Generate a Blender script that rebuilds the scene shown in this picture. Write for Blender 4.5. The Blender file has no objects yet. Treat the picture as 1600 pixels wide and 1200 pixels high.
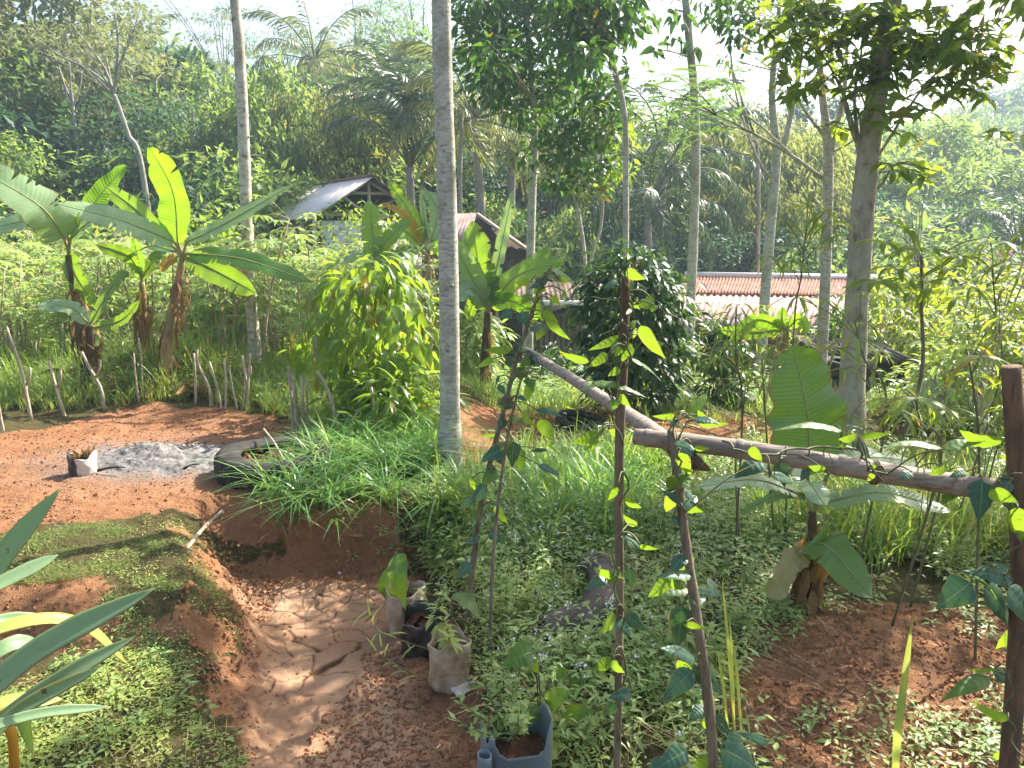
import bpy, math
import numpy as np
rng = np.random.default_rng(11)
S = bpy.context.scene
COL = S.collection
PI = math.pi
# ------------------------------------------------------------------ camera model (photo is 1600x1200, f = 1232 px)
F_PX = 1232.0
PITCH = math.radians(11.47)
CAM = np.array([0.0, 0.0, 2.0])
CP, SP = math.cos(PITCH), math.sin(PITCH)
def ray(px, py):
    r = (px-800)/F_PX; u = (600-py)/F_PX
    return np.array([r, CP+u*SP, -SP+u*CP])
def at(px, py, Y):
    d = ray(px, py); return CAM + d*(Y/d[1])
def smooth(a, b, x):
    t = np.clip((x-a)/(b-a), 0, 1); return t*t*(3-2*t)
# ------------------------------------------------------------------ value noise
_lat = np.random.default_rng(3).random((256, 256))
def vnoise(x, y, f=1.0, seed=0):
    x = np.asarray(x, float)*f + 37.3*seed + 1000.5; y = np.asarray(y, float)*f + 17.7*seed + 1000.5
    xi = np.floor(x).astype(int); yi = np.floor(y).astype(int)
    fx = x-xi; fy = y-yi; fx = fx*fx*(3-2*fx); fy = fy*fy*(3-2*fy)
    a = _lat[xi % 256, yi % 256]; b = _lat[(xi+1) % 256, yi % 256]
    c = _lat[xi % 256, (yi+1) % 256]; d = _lat[(xi+1) % 256, (yi+1) % 256]
    return (a*(1-fx)+b*fx)*(1-fy)+(c*(1-fx)+d*fx)*fy - 0.5
def fbm(x, y, f, n=3, seed=0):
    s = 0; a = 1.0
    for i in range(n):
        s = s + a*vnoise(x, y, f*2**i, seed+i*5); a *= .5
    return s
# ------------------------------------------------------------------ terrain
def XL(y): return np.interp(y, [2, 3, 3.9, 4.8, 5.5], [-1.1, -1.3, -1.52, -1.95, -2.35])
def XR(y): return np.interp(y, [2, 3.2, 4.7, 5.5], [-.05, -.22, -.72, -.75])
def H(x, y, detail=False):
    x = np.asarray(x, float); y = np.asarray(y, float)
    n1 = fbm(x, y, 1.3, 3, 1)
    right = -0.33 + .08*n1
    z = 0.0*x + .04*n1
    z = z*(1-smooth(-.9, .3, x)) + right*smooth(-.9, .3, x)
    yw = y + .25*vnoise(x, y, 1.6, 9)
    front = 1-smooth(5.15, 5.6, yw)                       # in front of the bank
    xw = x + .16*vnoise(x, y, 2.3, 4)
    # trench floor and the rise to the right of it
    tr = -.46 + .17*smooth(XR(y), XR(y)+.45, xw) + .02*n1
    # left lawn with its step
    yl = y + .35*vnoise(x, y, 1.1, 12)
    lawn = -.02 + .05*n1 - .2*(1-smooth(3.85, 4.15, yl)) - .08*(1-smooth(2.6, 3.8, y))
    ml = 1-smooth(XL(y)-.28, XL(y)+.3, xw)
    near = lawn*ml + tr*(1-ml)
    z = z*(1-front) + near*front
    # falling land behind
    sl = -.085*np.maximum(y-9.5, 0); sr = -.21*np.maximum(y-10.0, 0)
    ang = x/np.maximum(y, 3)
    w = smooth(-.28, .05, ang)
    fall = np.maximum(sl*(1-w)+sr*w, -3.4)
    z = z + fall
    z = z + .17*np.maximum(y-38, 0)*(1-.5*smooth(60, 120, y))
    # mound under the banana clump
    z = z + .38*np.exp(-(((x+4.35)/1.1)**2 + ((y-9.7)/.6)**2))
    # soil bed in front right, slightly mounded
    z = z + .10*np.exp(-(((x-1.9)/1.0)**2 + ((y-4.0)/.7)**2))
    if detail:
        nr = smooth(14, 7, y)
        z = z + nr*(.030*fbm(x, y, 6, 3, 21) + .015*fbm(x, y, 30, 3, 31))
        pm = pathmask(x, y)
        z = z - pm*nr*(.016*fbm(x, y, 6, 3, 21) + .009*fbm(x, y, 30, 2, 31))
        ed = smooth(0, .3, pm)*(1-smooth(.5, 1, pm))+(1-smooth(.0, .6, np.abs(x-XL(y))))*smooth(5.6, 5.2, y); z = z + nr*ed*(.045*np.abs(fbm(x, y, 9, 3, 51))+.02*fbm(x, y, 22, 2, 52)) + .008*pm*crackfield(x, y)
    return z
def pathmask(x, y):
    return smooth(XL(y)-.02, XL(y)+.24, x)*(1-smooth(XR(y)-.25, XR(y)+.12, x+.12*vnoise(x, y, 3, 8)))*(1-smooth(5.0, 5.25, y))
_cp = np.random.default_rng(5).random((64, 64, 2))
def crackfield(x, y, f=5.2):
    X = x*f + f*(.16*vnoise(x, y, 3, 40)+.035*vnoise(x, y, 14, 42)) + 200; Y = y*f*1.3 + f*(.16*vnoise(x, y, 3, 41)+.035*vnoise(x, y, 14, 43)) + 200
    xi = np.floor(X).astype(int); yi = np.floor(Y).astype(int)
    d1 = np.full(X.shape, 9.); d2 = np.full(X.shape, 9.)
    for i in (-1, 0, 1):
        for j in (-1, 0, 1):
            p = _cp[(xi+i) % 64, (yi+j) % 64]
            d = np.hypot(xi+i+p[..., 0]-X, yi+j+p[..., 1]-Y)
            d2 = np.minimum(d2, np.maximum(d1, d)); d1 = np.minimum(d1, d)
    e = d2-d1
    keep = smooth(-.1, .14, vnoise(x, y, 2.4, 44)+.5*vnoise(x, y, 7, 45)+.15)
    return -keep*(1-smooth(.015, .06, e))
def ground(px, py):
    d = ray(px, py); t = 1.5
    for _ in range(4000):
        p = CAM + d*t
        if p[2] <= float(H(p[0], p[1])): break
        t += .02
    return p
def on(x, y, dz=0): return np.array([x, y, float(H(x, y))+dz])
# ------------------------------------------------------------------ mesh collecting
class MB:
    def __init__(s): s.V = []; s.F3 = []; s.F4 = []; s.m3 = []; s.m4 = []; s.L = []; s.n = 0
    def add(s, V, F, m=0, lc=None):
        V = np.asarray(V, float).reshape(-1, 3)
        if len(V) == 0: return
        s.V.append(V); s.L.append(np.zeros_like(V) if lc is None else np.asarray(lc, float).reshape(-1, 3))
        if not isinstance(F, tuple): F = (F,)
        for f in F:
            f = np.asarray(f, int)
            if f.size == 0: continue
            if f.shape[1] == 3: s.F3.append(f+s.n); s.m3.append(np.full(len(f), m))
            else: s.F4.append(f+s.n); s.m4.append(np.full(len(f), m))
        s.n += len(V)
    def mesh(s, name, mats, smoothf=True):
        V = np.concatenate(s.V); L = np.concatenate(s.L)
        f3 = np.concatenate(s.F3) if s.F3 else np.zeros((0, 3), int)
        f4 = np.concatenate(s.F4) if s.F4 else np.zeros((0, 4), int)
        mi = np.concatenate([np.concatenate(s.m3) if s.m3 else np.zeros(0, int), np.concatenate(s.m4) if s.m4 else np.zeros(0, int)])
        me = bpy.data.meshes.new(name)
        me.vertices.add(len(V)); me.vertices.foreach_set('co', V.astype(np.float32).ravel())
        me.loops.add(f3.size+f4.size)
        me.loops.foreach_set('vertex_index', np.concatenate([f3.ravel(), f4.ravel()]).astype(np.int32))
        me.polygons.add(len(f3)+len(f4))
        st = np.concatenate([np.arange(len(f3))*3, f3.size+np.arange(len(f4))*4]).astype(np.int32)
        me.polygons.foreach_set('loop_start', st)
        me.polygons.foreach_set('material_index', mi.astype(np.int32))
        me.polygons.foreach_set('use_smooth', np.full(len(mi), bool(smoothf)))
        me.update(calc_edges=True)
        a = me.attributes.new('lc', 'FLOAT_VECTOR', 'POINT'); a.data.foreach_set('vector', L.astype(np.float32).ravel())
        for m in (mats if isinstance(mats, (list, tuple)) else [mats]): me.materials.append(m)
        return me
    def build(s, name, mats, parent=None, smoothf=True):
        return link(name, s.mesh(name, mats, smoothf), parent)
def link(name, me, parent=None):
    o = bpy.data.objects.new(name, me); COL.objects.link(o)
    if parent is not None: o.parent = parent
    return o
def tag(o, label=None, cat=None, group=None, kind=None):
    if label: o['label'] = label
    if cat: o['category'] = cat
    if group: o['group'] = group
    if kind: o['kind'] = kind
    return o
def thing(name, label, cat, group=None, loc=(0, 0, 0), rz=0, sc=1, rot=None):
    o = bpy.data.objects.new(name, None); COL.objects.link(o); o.empty_display_size = .1
    o.location = [float(v) for v in loc]; o.rotation_euler = rot if rot else (0, 0, rz)
    o.scale = (sc, sc, sc) if np.isscalar(sc) else sc
    return tag(o, label, cat, group)
def spawn(parts, name, label, cat, group=None, loc=(0, 0, 0), rz=0, sc=1, rot=None):
    t = thing(name, label, cat, group, loc, rz, sc, rot)
    for pn, me in parts: link(pn, me, t)
    return t
# ------------------------------------------------------------------ shape helpers (numpy)
def nrm(v):
    v = np.asarray(v, float); return v/np.maximum(np.linalg.norm(v, axis=-1, keepdims=True), 1e-9)
def spline(P, n):
    P = np.asarray(P, float)
    if len(P) == 2: 
        t = np.linspace(0, 1, n)[:, None]; return P[0]*(1-t)+P[1]*t
    Q = np.vstack([2*P[0]-P[1], P, 2*P[-1]-P[-2]])
    out = []
    for u in np.linspace(0, len(P)-1-1e-9, n):
        i = int(u); t = u-i; a, b, c, d = Q[i], Q[i+1], Q[i+2], Q[i+3]
        out.append(.5*((2*b)+(-a+c)*t+(2*a-5*b+4*c-d)*t*t+(-a+3*b-3*c+d)*t**3))
    return np.array(out)
def tube(P, R, k=8, noise=0, cap=True, flat=None, seed=0):
    P = np.asarray(P, float); n = len(P); R = np.broadcast_to(np.asarray(R, float), (n,))
    T = nrm(np.gradient(P, axis=0)); u = np.cross(T[0], [0, 0, 1.])
    if np.linalg.norm(u) < .05: u = np.array([1., 0, 0])
    A = []; u = nrm(u)
    for i in range(n):
        u = nrm(u - T[i]*np.dot(u, T[i])); A.append(u)
    A = np.array(A); B = np.cross(T, A); th = np.arange(k)*2*PI/k
    rr = R[:, None]*np.ones(k)
    if noise: rr = rr*(1+noise*2*vnoise(np.linspace(0, n*.9, n)[:, None]+0*th, 3*np.cos(th)[None]+seed, 1.0, seed % 17)+noise*np.random.default_rng(seed).normal(0, .25, (n, k)))
    fb = 1 if flat is None else flat
    V = P[:, None]+A[:, None]*(rr*np.cos(th))[..., None]+B[:, None]*(rr*np.sin(th)*fb)[..., None]
    V = V.reshape(-1, 3); i = np.arange(n-1)[:, None]*k; j = np.arange(k)[None]; j2 = (j+1) % k
    F = np.stack([i+j, i+j2, i+k+j2, i+k+j], -1).reshape(-1, 4)
    L = np.stack([np.repeat(np.linspace(0, 1, n), k), np.tile(th/(2*PI), n), np.zeros(n*k)], -1)
    F3 = np.zeros((0, 3), int)
    if cap:
        V = np.vstack([V, P[0], P[-1]]); c0 = n*k; c1 = c0+1; j = np.arange(k); j2 = (j+1) % k
        F3 = np.vstack([np.stack([j2, j, np.full(k, c0)], -1), np.stack([(n-1)*k+j, (n-1)*k+j2, np.full(k, c1)], -1)])
        L = np.vstack([L, L[0], L[-1]])
    return V, (F, F3), L
def addtube(mb, P, R, k=8, m=0, **kw):
    V, F, L = tube(P, R, k, **kw); mb.add(V, F, m, L)
def box(mb, c, s, m=0, rz=0):
    x, y, z = np.asarray(s)/2
    V = np.array([[a, b, d] for a in (-x, x) for b in (-y, y) for d in (-z, z)])
    ca, sa = math.cos(rz), math.sin(rz); V = V@np.array([[ca, sa, 0], [-sa, ca, 0], [0, 0, 1]])+np.asarray(c)
    mb.add(V, [[0, 1, 3, 2], [4, 6, 7, 5], [0, 4, 5, 1], [2, 3, 7, 6], [0, 2, 6, 4], [1, 5, 7, 3]], m)
PROF = {
 'banana': ([0, .02, .08, .2, .5, .8, .93, 1], [.08, .45, .8, .97, 1, .82, .48, .05]),
 'ovate': ([0, .04, .15, .32, .6, .85, 1], [.1, .55, .95, 1, .7, .25, 0]),
 'lance': ([0, .1, .3, .55, .8, 1], [.08, .6, 1, .92, .5, 0]),
 'thin': ([0, .15, .5, .8, 1], [.25, .8, 1, .7, 0]),
 'sword': ([0, .3, .7, .88, 1], [.7, .95, 1, .6, 0]),
 'torn': ([0, .05, .2, .5, .8, .95, 1], [.2, .7, .95, 1, .9, .7, .45]),
}
def blade(P, width, nh, prof='banana', n=14, cols=2, fold=.15, ripple=0, seed=0, edge=0, tears=0):
    """leaf surface along the spline P. nh: hint for its normal. fold>0 lifts the edges. cols per side."""
    r = np.random.default_rng(seed)
    C = spline(P, n) if len(P) != n else np.asarray(P, float)
    T = nrm(np.gradient(C, axis=0)); N0 = np.broadcast_to(np.asarray(nh, float), T.shape)
    B = nrm(np.cross(T, N0)); N = np.cross(B, T)
    t = np.linspace(0, 1, n); w = np.interp(t, *PROF[prof])*width/2
    v = np.linspace(-1, 1, 2*cols+1)
    off = B[:, None]*(w[:, None]*v)[..., None]*math.cos(fold)
    up = w[:, None]*np.abs(v)*math.sin(fold)
    if edge: up = up - edge*w[:, None]*np.abs(v)**2
    if ripple:
        L = np.linalg.norm(C[-1]-C[0]); ph = r.random()*9
        up = up + ripple*width*np.abs(v)**1.5*(np.sin(t*17+ph)+.7*np.sin(t*31+ph*2))[:, None]*np.sign(v+.01)*.5 + ripple*width*.3*np.sin(t*9+ph)[:, None]*np.abs(v)
        off = off*(1+.10*(np.sin(t*13+ph*3)+np.sin(t*29+ph))[:, None, None]*np.abs(v)[None, :, None]*ripple*6)
    if tears:
        sc = np.ones((n, len(v)))
        for _ in range(tears):
            row = int(r.integers(3, n-3)); sg = r.random() < .5; dp = .15+.6*r.random()
            for q in range(len(v)):
                if (v[q] < 0) == sg and abs(v[q]) > dp: sc[row, q] = dp/abs(v[q])
        off = off*sc[..., None]; up = up*sc
    V = C[:, None]+off+N[:, None]*up[..., None]; k = len(v)
    i = np.arange(n-1)[:, None]*k; j = np.arange(k-1)[None]
    F = np.stack([i+j, i+j+1, i+k+j+1, i+k+j], -1).reshape(-1, 4)
    L = np.stack([np.repeat(t, k), np.tile(v, n), np.full(n*k, r.random())], -1)
    return V.reshape(-1, 3), F, L
# small leaf templates: +X along the leaf, +Z its normal, unit length
def _tmpl(prof, wid, n, cols, fold, droop):
    x = np.linspace(0, 1, n); P = np.stack([x*(1-.25*droop*x), 0*x, -droop*x*x*.6], -1)
    V, F, L = blade(P, wid, (0, 0, 1), prof, n, cols, fold); return V, F
T_FAR = (np.array([[0, 0, 0], [.45, -.26, .06], [1, 0, -.12], [.45, .26, .06]]), np.array([[0, 1, 2], [0, 2, 3]]))
T_FARN = (np.array([[0, 0, 0], [.45, -.12, .04], [1, 0, -.2], [.45, .12, .04]]), np.array([[0, 1, 2], [0, 2, 3]]))
T_MID = (np.array([[0, 0, 0], [.4, -.2, .03], [.4, 0, -.03], [.4, .2, .03], [1, 0, -.15]]), np.array([[0, 1, 2], [0, 2, 3], [1, 4, 2], [2, 4, 3]]))
T_NEAR = _tmpl('ovate', .42, 6, 1, .25, .35)
T_LANCE = _tmpl('lance', .26, 6, 1, .3, .5)
T_DROOP = _tmpl('lance', .3, 7, 1, .2, .95)
T_THIN = _tmpl('thin', .085, 8, 1, .1, 1.0)
T_PALM = _tmpl('lance', .24, 6, 1, .25, .75)
T_BLOB = (np.array([[0, -.3, 0], [0, .3, 0], [.6, .45, .05], [.9, 0, -.05], [.6, -.45, .03]]), np.array([[0, 4, 3], [0, 3, 2], [0, 2, 1]]))
def scatter(mb, T, P, D, N, Sz, m=0, lc=None):
    P = np.asarray(P, float); n = len(P)
    if n == 0: return
    D = nrm(D); N = np.broadcast_to(np.asarray(N, float), D.shape)
    Y = nrm(np.cross(N, D)); Z = np.cross(D, Y); Sz = np.broadcast_to(np.asarray(Sz, float), (n,))
    V, F = T
    W = P[:, None]+Sz[:, None, None]*(V[None, :, :1]*D[:, None]+V[None, :, 1:2]*Y[:, None]+V[None, :, 2:]*Z[:, None])
    FF = (F[None]+(np.arange(n)*len(V))[:, None, None]).reshape(-1, F.shape[1])
    L = None
    if lc is None:
        L = np.repeat(rng.random(n), len(V)); L = np.stack([np.tile(V[:, 0], n), np.tile(V[:, 1], n), L], -1)
    mb.add(W.reshape(-1, 3), FF, m, L)
def rdir(n, zlo=-1, zhi=1):
    a = rng.random(n)*2*PI; z = zlo+(zhi-zlo)*rng.random(n); r = np.sqrt(np.maximum(1-z*z, 0))
    return np.stack([r*np.cos(a), r*np.sin(a), z], -1)
def blades(mb, P, h, w, bend, seg=4, m=0, az=None, spread=.25):
    """grass blades. P (n,3) roots; h, w, bend arrays"""
    n = len(P)
    if n == 0: return
    h = np.broadcast_to(h, (n,)); w = np.broadcast_to(w, (n,)); bend = np.broadcast_to(bend, (n,))
    a = rng.random(n)*2*PI if az is None else az
    d = np.stack([np.cos(a), np.sin(a), 0*a], -1); s = np.stack([-np.sin(a), np.cos(a), 0*a], -1)
    tw = rng.normal(0, .6, n); s = nrm(s+d*tw[:, None])
    t = np.linspace(0, 1, seg+1); lean = rng.random(n)*spread
    hor = h[:, None]*(lean[:, None]*t+bend[:, None]*t**2.2)
    ver = h[:, None]*(t-.62*np.minimum(bend, 1.25)[:, None]*t**2.4)
    C = P[:, None]+d[:, None]*hor[..., None]+np.array([0, 0, 1.])*ver[..., None]
    wt = np.interp(t, [0, .3, .7, 1], [.6, 1, .7, 0])
    Lf = C[:, :-1]-s[:, None]*(w[:, None]*wt[:-1]/2)[..., None]; Rt = C[:, :-1]+s[:, None]*(w[:, None]*wt[:-1]/2)[..., None]
    V = np.concatenate([np.stack([Lf, Rt], 2).reshape(n, -1, 3), C[:, -1:]], 1); k = 2*seg+1
    F4 = np.array([[2*i, 2*i+1, 2*i+3, 2*i+2] for i in range(seg-1)]); F3 = np.array([[2*seg-2, 2*seg-1, 2*seg]])
    o = (np.arange(n)*k)[:, None, None]
    L = np.stack([np.tile(np.append(np.repeat(t[:-1], 2), 1), n), np.zeros(n*k), np.repeat(rng.random(n), k)], -1)
    mb.add(V.reshape(-1, 3), ((F4[None]+o).reshape(-1, 4), (F3[None]+o).reshape(-1, 3)), m, L)
def inpoly(x, y, poly):
    c = np.zeros(len(x), bool); n = len(poly)
    for i in range(n):
        x1, y1 = poly[i]; x2, y2 = poly[(i+1) % n]
        k = ((y1 > y) != (y2 > y)); xi = (x2-x1)*(y-y1)/((y2-y1) if y2 != y1 else 1e-9)+x1
        c ^= k & (x < xi)
    return c
EXCL = []
def wpoly(pp): return [tuple(ground(*p)[:2]) for p in pp]
def sample(poly, dens, jit=0, clump=0, seed=0, thr=-.1):
    """random ground points in a world polygon, dens per m2"""
    poly = np.array(poly); lo = poly.min(0); hi = poly.max(0); n = int((hi-lo).prod()*dens)
    x = lo[0]+(hi[0]-lo[0])*rng.random(n); y = lo[1]+(hi[1]-lo[1])*rng.random(n)
    jx = x+jit*fbm(x, y, 3, 2, 60+seed); jy = y+jit*fbm(x, y, 3, 2, 70+seed)
    k = inpoly(jx, jy, poly)
    for ex, ey, er in EXCL: k &= (x-ex)**2+(y-ey)**2 > er*er*(.6+.8*rng.random(n))
    if clump: k &= (fbm(x, y, clump, 2, 80+seed)+.45*(rng.random(n)-.5)) > thr
    x = x[k]; y = y[k]; return np.stack([x, y, H(x, y)], -1)
# ------------------------------------------------------------------ materials
def nt(name):
    m = bpy.data.materials.new(name); m.use_nodes = True; t = m.node_tree; t.nodes.clear()
    return m, t, t.nodes, t.links
def ramp(ns, ls, src, stops, interp='LINEAR'):
    r = ns.new('ShaderNodeValToRGB'); e = r.color_ramp.elements; r.color_ramp.interpolation = interp
    while len(e) < len(stops): e.new(.5)
    for i, (p, c) in enumerate(stops): e[i].position = p; e[i].color = (*c, 1) if len(c) == 3 else c
    ls.new(src, r.inputs[0]); return r.outputs[0]
def noise(ns, ls, scale, detail=4, vec=None, rough=.55):
    n = ns.new('ShaderNodeTexNoise'); n.inputs['Scale'].default_value = scale; n.inputs['Detail'].default_value = detail
    n.inputs['Roughness'].default_value = rough
    if vec is None:
        g = ns.new('ShaderNodeTexCoord'); vec = g.outputs['Object']
    ls.new(vec, n.inputs['Vector']); return n.outputs['Fac']
def mixc(ns, ls, f, a, b, mode='MIX'):
    m = ns.new('ShaderNodeMix'); m.data_type = 'RGBA'; m.blend_type = mode; m.clamp_factor = True
    for s, v in ((m.inputs[0], f), (m.inputs[6], a), (m.inputs[7], b)):
        if hasattr(v, 'is_linked') or hasattr(v, 'links'): ls.new(v, s)
        elif isinstance(v, (int, float)): s.default_value = v
        else: s.default_value = (*v, 1)
    return m.outputs[2]
def math_(ns, ls, op, a, b=0.0, c=None):
    m = ns.new('ShaderNodeMath'); m.operation = op
    for i, v in enumerate((a, b) if c is None else (a, b, c)):
        if hasattr(v, 'links'): ls.new(v, m.inputs[i])
        else: m.inputs[i].default_value = v
    return m.outputs[0]
def bump(ns, ls, h, strength, dist=.01):
    b = ns.new('ShaderNodeBump'); b.inputs['Strength'].default_value = strength; b.inputs['Distance'].default_value = dist
    ls.new(h, b.inputs['Height']); return b.outputs['Normal']
def prin(ns, ls, col, rough=.6, spec=.4, nor=None, metal=0):
    p = ns.new('ShaderNodeBsdfPrincipled')
    if hasattr(col, 'links'): ls.new(col, p.inputs['Base Color'])
    else: p.inputs['Base Color'].default_value = (*col, 1)
    if hasattr(rough, 'links'): ls.new(rough, p.inputs['Roughness'])
    else: p.inputs['Roughness'].default_value = rough
    p.inputs['Specular IOR Level'].default_value = spec; p.inputs['Metallic'].default_value = metal
    if nor is not None: ls.new(nor, p.inputs['Normal'])
    return p.outputs[0]
def outm(ns, ls, sh):
    o = ns.new('ShaderNodeOutputMaterial'); ls.new(sh, o.inputs['Surface'])
def leafmat(name, c1, c2, tr, tf=.42, rough=.42, spec=.5, old=(.22, .17, .03), oldp=.985, veins=0, spots=0, vs=1):
    m, t, ns, ls = nt(name)
    g = ns.new('ShaderNodeNewGeometry')
    col = ramp(ns, ls, g.outputs['Random Per Island'], [(0, c1), (.5, c2), (oldp-.01, c1), (min(oldp, .999), old)])
    trc = ramp(ns, ls, g.outputs['Random Per Island'], [(0, tr), (oldp-.01, tuple(x*.85 for x in tr)), (min(oldp, .999), (.5, .35, .04))])
    a = ns.new('ShaderNodeAttribute'); a.attribute_name = 'lc'
    nor = None
    if veins:
        sx = ns.new('ShaderNodeSeparateXYZ'); ls.new(a.outputs['Vector'], sx.inputs[0])
        v = math_(ns, ls, 'ABSOLUTE', sx.outputs[1])
        ph = math_(ns, ls, 'MULTIPLY', math_(ns, ls, 'SUBTRACT', sx.outputs[0], math_(ns, ls, 'MULTIPLY', v, .06)), veins)
        w = math_(ns, ls, 'SINE', ph)
        w2 = math_(ns, ls, 'SINE', math_(ns, ls, 'MULTIPLY', ph, .23))
        hh = math_(ns, ls, 'ADD', w, math_(ns, ls, 'MULTIPLY', w2, 1.6))
        nor = bump(ns, ls, hh, .45*vs, .004)
        rib = math_(ns, ls, 'LESS_THAN', v, .035)
        col = mixc(ns, ls, math_(ns, ls, 'MULTIPLY', math_(ns, ls, 'ADD', w, 1), .09*vs), col, (.09, .14, .03))
        col = mixc(ns, ls, rib, col, (.28, .36, .12))
        trc = mixc(ns, ls, math_(ns, ls, 'MULTIPLY', rib, .6), trc, (.12, .18, .03))
    nz = noise(ns, ls, 7, 3)
    col = mixc(ns, ls, math_(ns, ls, 'MULTIPLY', nz, .5), col, tuple(x*1.5 for x in c2))
    if spots:
        sp = ramp(ns, ls, noise(ns, ls, 40, 3), [(.68, (0, 0, 0)), (.73, (1, 1, 1))])
        col = mixc(ns, ls, sp, col, (.16, .1, .03)); trc = mixc(ns, ls, sp, trc, (.2, .12, .02))
        sx2 = ns.new('ShaderNodeSeparateXYZ'); ls.new(a.outputs['Vector'], sx2.inputs[0])
        ed = math_(ns, ls, 'GREATER_THAN', math_(ns, ls, 'ADD', math_(ns, ls, 'ABSOLUTE', sx2.outputs[1]), math_(ns, ls, 'MULTIPLY', noise(ns, ls, 9, 3), .34)), 1.13)
        col = mixc(ns, ls, ed, col, (.3, .2, .07)); trc = mixc(ns, ls, ed, trc, (.3, .18, .05))
    b = prin(ns, ls, col, rough, spec, nor)
    tl = ns.new('ShaderNodeBsdfTranslucent'); ls.new(trc, tl.inputs['Color'])
    if nor is not None: ls.new(nor, tl.inputs['Normal'])
    mx = ns.new('ShaderNodeMixShader'); mx.inputs[0].default_value = tf; ls.new(b, mx.inputs[1]); ls.new(tl.outputs[0], mx.inputs[2])
    outm(ns, ls, mx.outputs[0]); return m
def barkmat(name, c1, c2, c3, scale=6, stretch=(1, 1, .25), b=.5, rough=.85, rings=0):
    m, t, ns, ls = nt(name)
    tc = ns.new('ShaderNodeTexCoord'); mp = ns.new('ShaderNodeMapping'); mp.inputs['Scale'].default_value = stretch
    ls.new(tc.outputs['Object'], mp.inputs[0])
    n1 = noise(ns, ls, scale*4, 6, mp.outputs[0], .65); n2 = noise(ns, ls, scale*.7, 3)
    col = ramp(ns, ls, n1, [(.3, c2), (.5, c1), (.7, tuple(min(1, x*1.25) for x in c1))])
    col = mixc(ns, ls, ramp(ns, ls, n2, [(.5, (0, 0, 0)), (.66, (1, 1, 1))]), col, c3)
    h = n1
    if rings:
        wv = ns.new('ShaderNodeTexWave'); wv.bands_direction = 'Z'; wv.inputs['Scale'].default_value = rings; wv.inputs['Distortion'].default_value = 9; wv.inputs['Detail'].default_value = 2
        ls.new(tc.outputs['Object'], wv.inputs['Vector']); dk = ramp(ns, ls, wv.outputs['Fac'], [(.0, (1, 1, 1)), (.12, (0, 0, 0))])
        col = mixc(ns, ls, math_(ns, ls, 'MULTIPLY', dk, .22), col, c2); h = math_(ns, ls, 'ADD', n1, math_(ns, ls, 'MULTIPLY', wv.outputs['Fac'], .3))
    outm(ns, ls, prin(ns, ls, col, rough, .2, bump(ns, ls, h, b, .015))); return m
def plain(name, c1, c2, scale=12, rough=.7, spec=.3, b=.2, dist=.005, c3=None, metal=0):
    m, t, ns, ls = nt(name); n1 = noise(ns, ls, scale, 5)
    st = [(.32, c1), (.68, c2)] + ([(.8, c3)] if c3 else [])
    outm(ns, ls, prin(ns, ls, ramp(ns, ls, n1, st), rough, spec, bump(ns, ls, n1, b, dist), metal)); return m
M = {}
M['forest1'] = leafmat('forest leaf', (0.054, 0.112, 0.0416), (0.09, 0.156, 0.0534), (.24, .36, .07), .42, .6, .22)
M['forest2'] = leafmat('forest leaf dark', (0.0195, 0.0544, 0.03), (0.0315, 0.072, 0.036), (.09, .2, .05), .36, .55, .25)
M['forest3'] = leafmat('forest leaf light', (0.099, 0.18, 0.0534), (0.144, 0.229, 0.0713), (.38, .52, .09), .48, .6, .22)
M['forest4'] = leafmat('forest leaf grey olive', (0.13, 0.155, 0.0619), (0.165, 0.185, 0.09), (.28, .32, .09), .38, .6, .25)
M['feather'] = leafmat('feathery leaflet', (0.048, 0.111, 0.0315), (0.072, 0.145, 0.036), (.24, .42, .07), .45, .55, .25)
M['bamboo_leaf'] = leafmat('bamboo leaf', (.17, .18, .045), (.12, .16, .04), (.42, .46, .09), .45, .6, .2)
M['palm'] = leafmat('palm leaflet', (.03, .062, .028), (.05, .085, .04), (.10, .17, .04), .28, .36, .5)
M['palm2'] = leafmat('coconut leaflet', (.11, .135, .04), (.15, .165, .055), (.3, .33, .07), .35, .42, .45)
M['gloss'] = leafmat('glossy crown leaf', (.025, .075, .018), (.038, .095, .022), (.16, .34, .03), .32, .4, .35)
M['crown9'] = leafmat('large oval leaf', (.035, .085, .028), (.06, .12, .03), (.38, .52, .04), .45, .4, .4, oldp=.96)
M['shrubY'] = leafmat('shrub yellow green leaf', (.06, .13, .022), (.10, .17, .03), (.42, .6, .04), .46, .38, .4, oldp=.96)
M['bushD'] = leafmat('dark bush leaf', (.018, .055, .018), (.03, .075, .022), (.10, .22, .025), .3, .36, .45)
M['cassava'] = leafmat('cassava leaf', (.2, .29, .09), (.27, .37, .12), (.46, .6, .09), .42, .38, .55, oldp=.97)
M['narrow'] = leafmat('narrow cassava leaflet', (.06, .12, .035), (.09, .155, .04), (.5, .62, .04), .5, .45, .35, oldp=.94)
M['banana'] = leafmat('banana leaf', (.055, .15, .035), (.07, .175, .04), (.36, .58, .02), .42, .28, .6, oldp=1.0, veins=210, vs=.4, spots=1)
M['bananaP'] = leafmat('banana leaf pale', (.25, .36, .18), (.28, .4, .2), (.34, .5, .08), .36, .26, .8, oldp=1.0, veins=190, vs=.3, spots=1)  # paler copy of the banana leaf, gloss of lit upper sides in its colour
M['bananaN'] = leafmat('young banana leaf', (.10, .22, .02), (.12, .24, .02), (.34, .62, .02), .52, .35, .5, oldp=1.0, veins=200, vs=.6)
M['bean'] = leafmat('bean leaf', (.045, .12, .03), (.055, .14, .035), (.34, .54, .025), .46, .45, .4, oldp=1.0, veins=44, vs=.3, spots=1)
M['beanShade'] = leafmat('shaded bean leaf', (.035, .105, .06), (.045, .12, .065), (.07, .16, .03), .22, .42, .5, oldp=1.0, veins=44, vs=.3, spots=1)  # darker copy of the bean leaf, tree shade put into its colour
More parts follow.
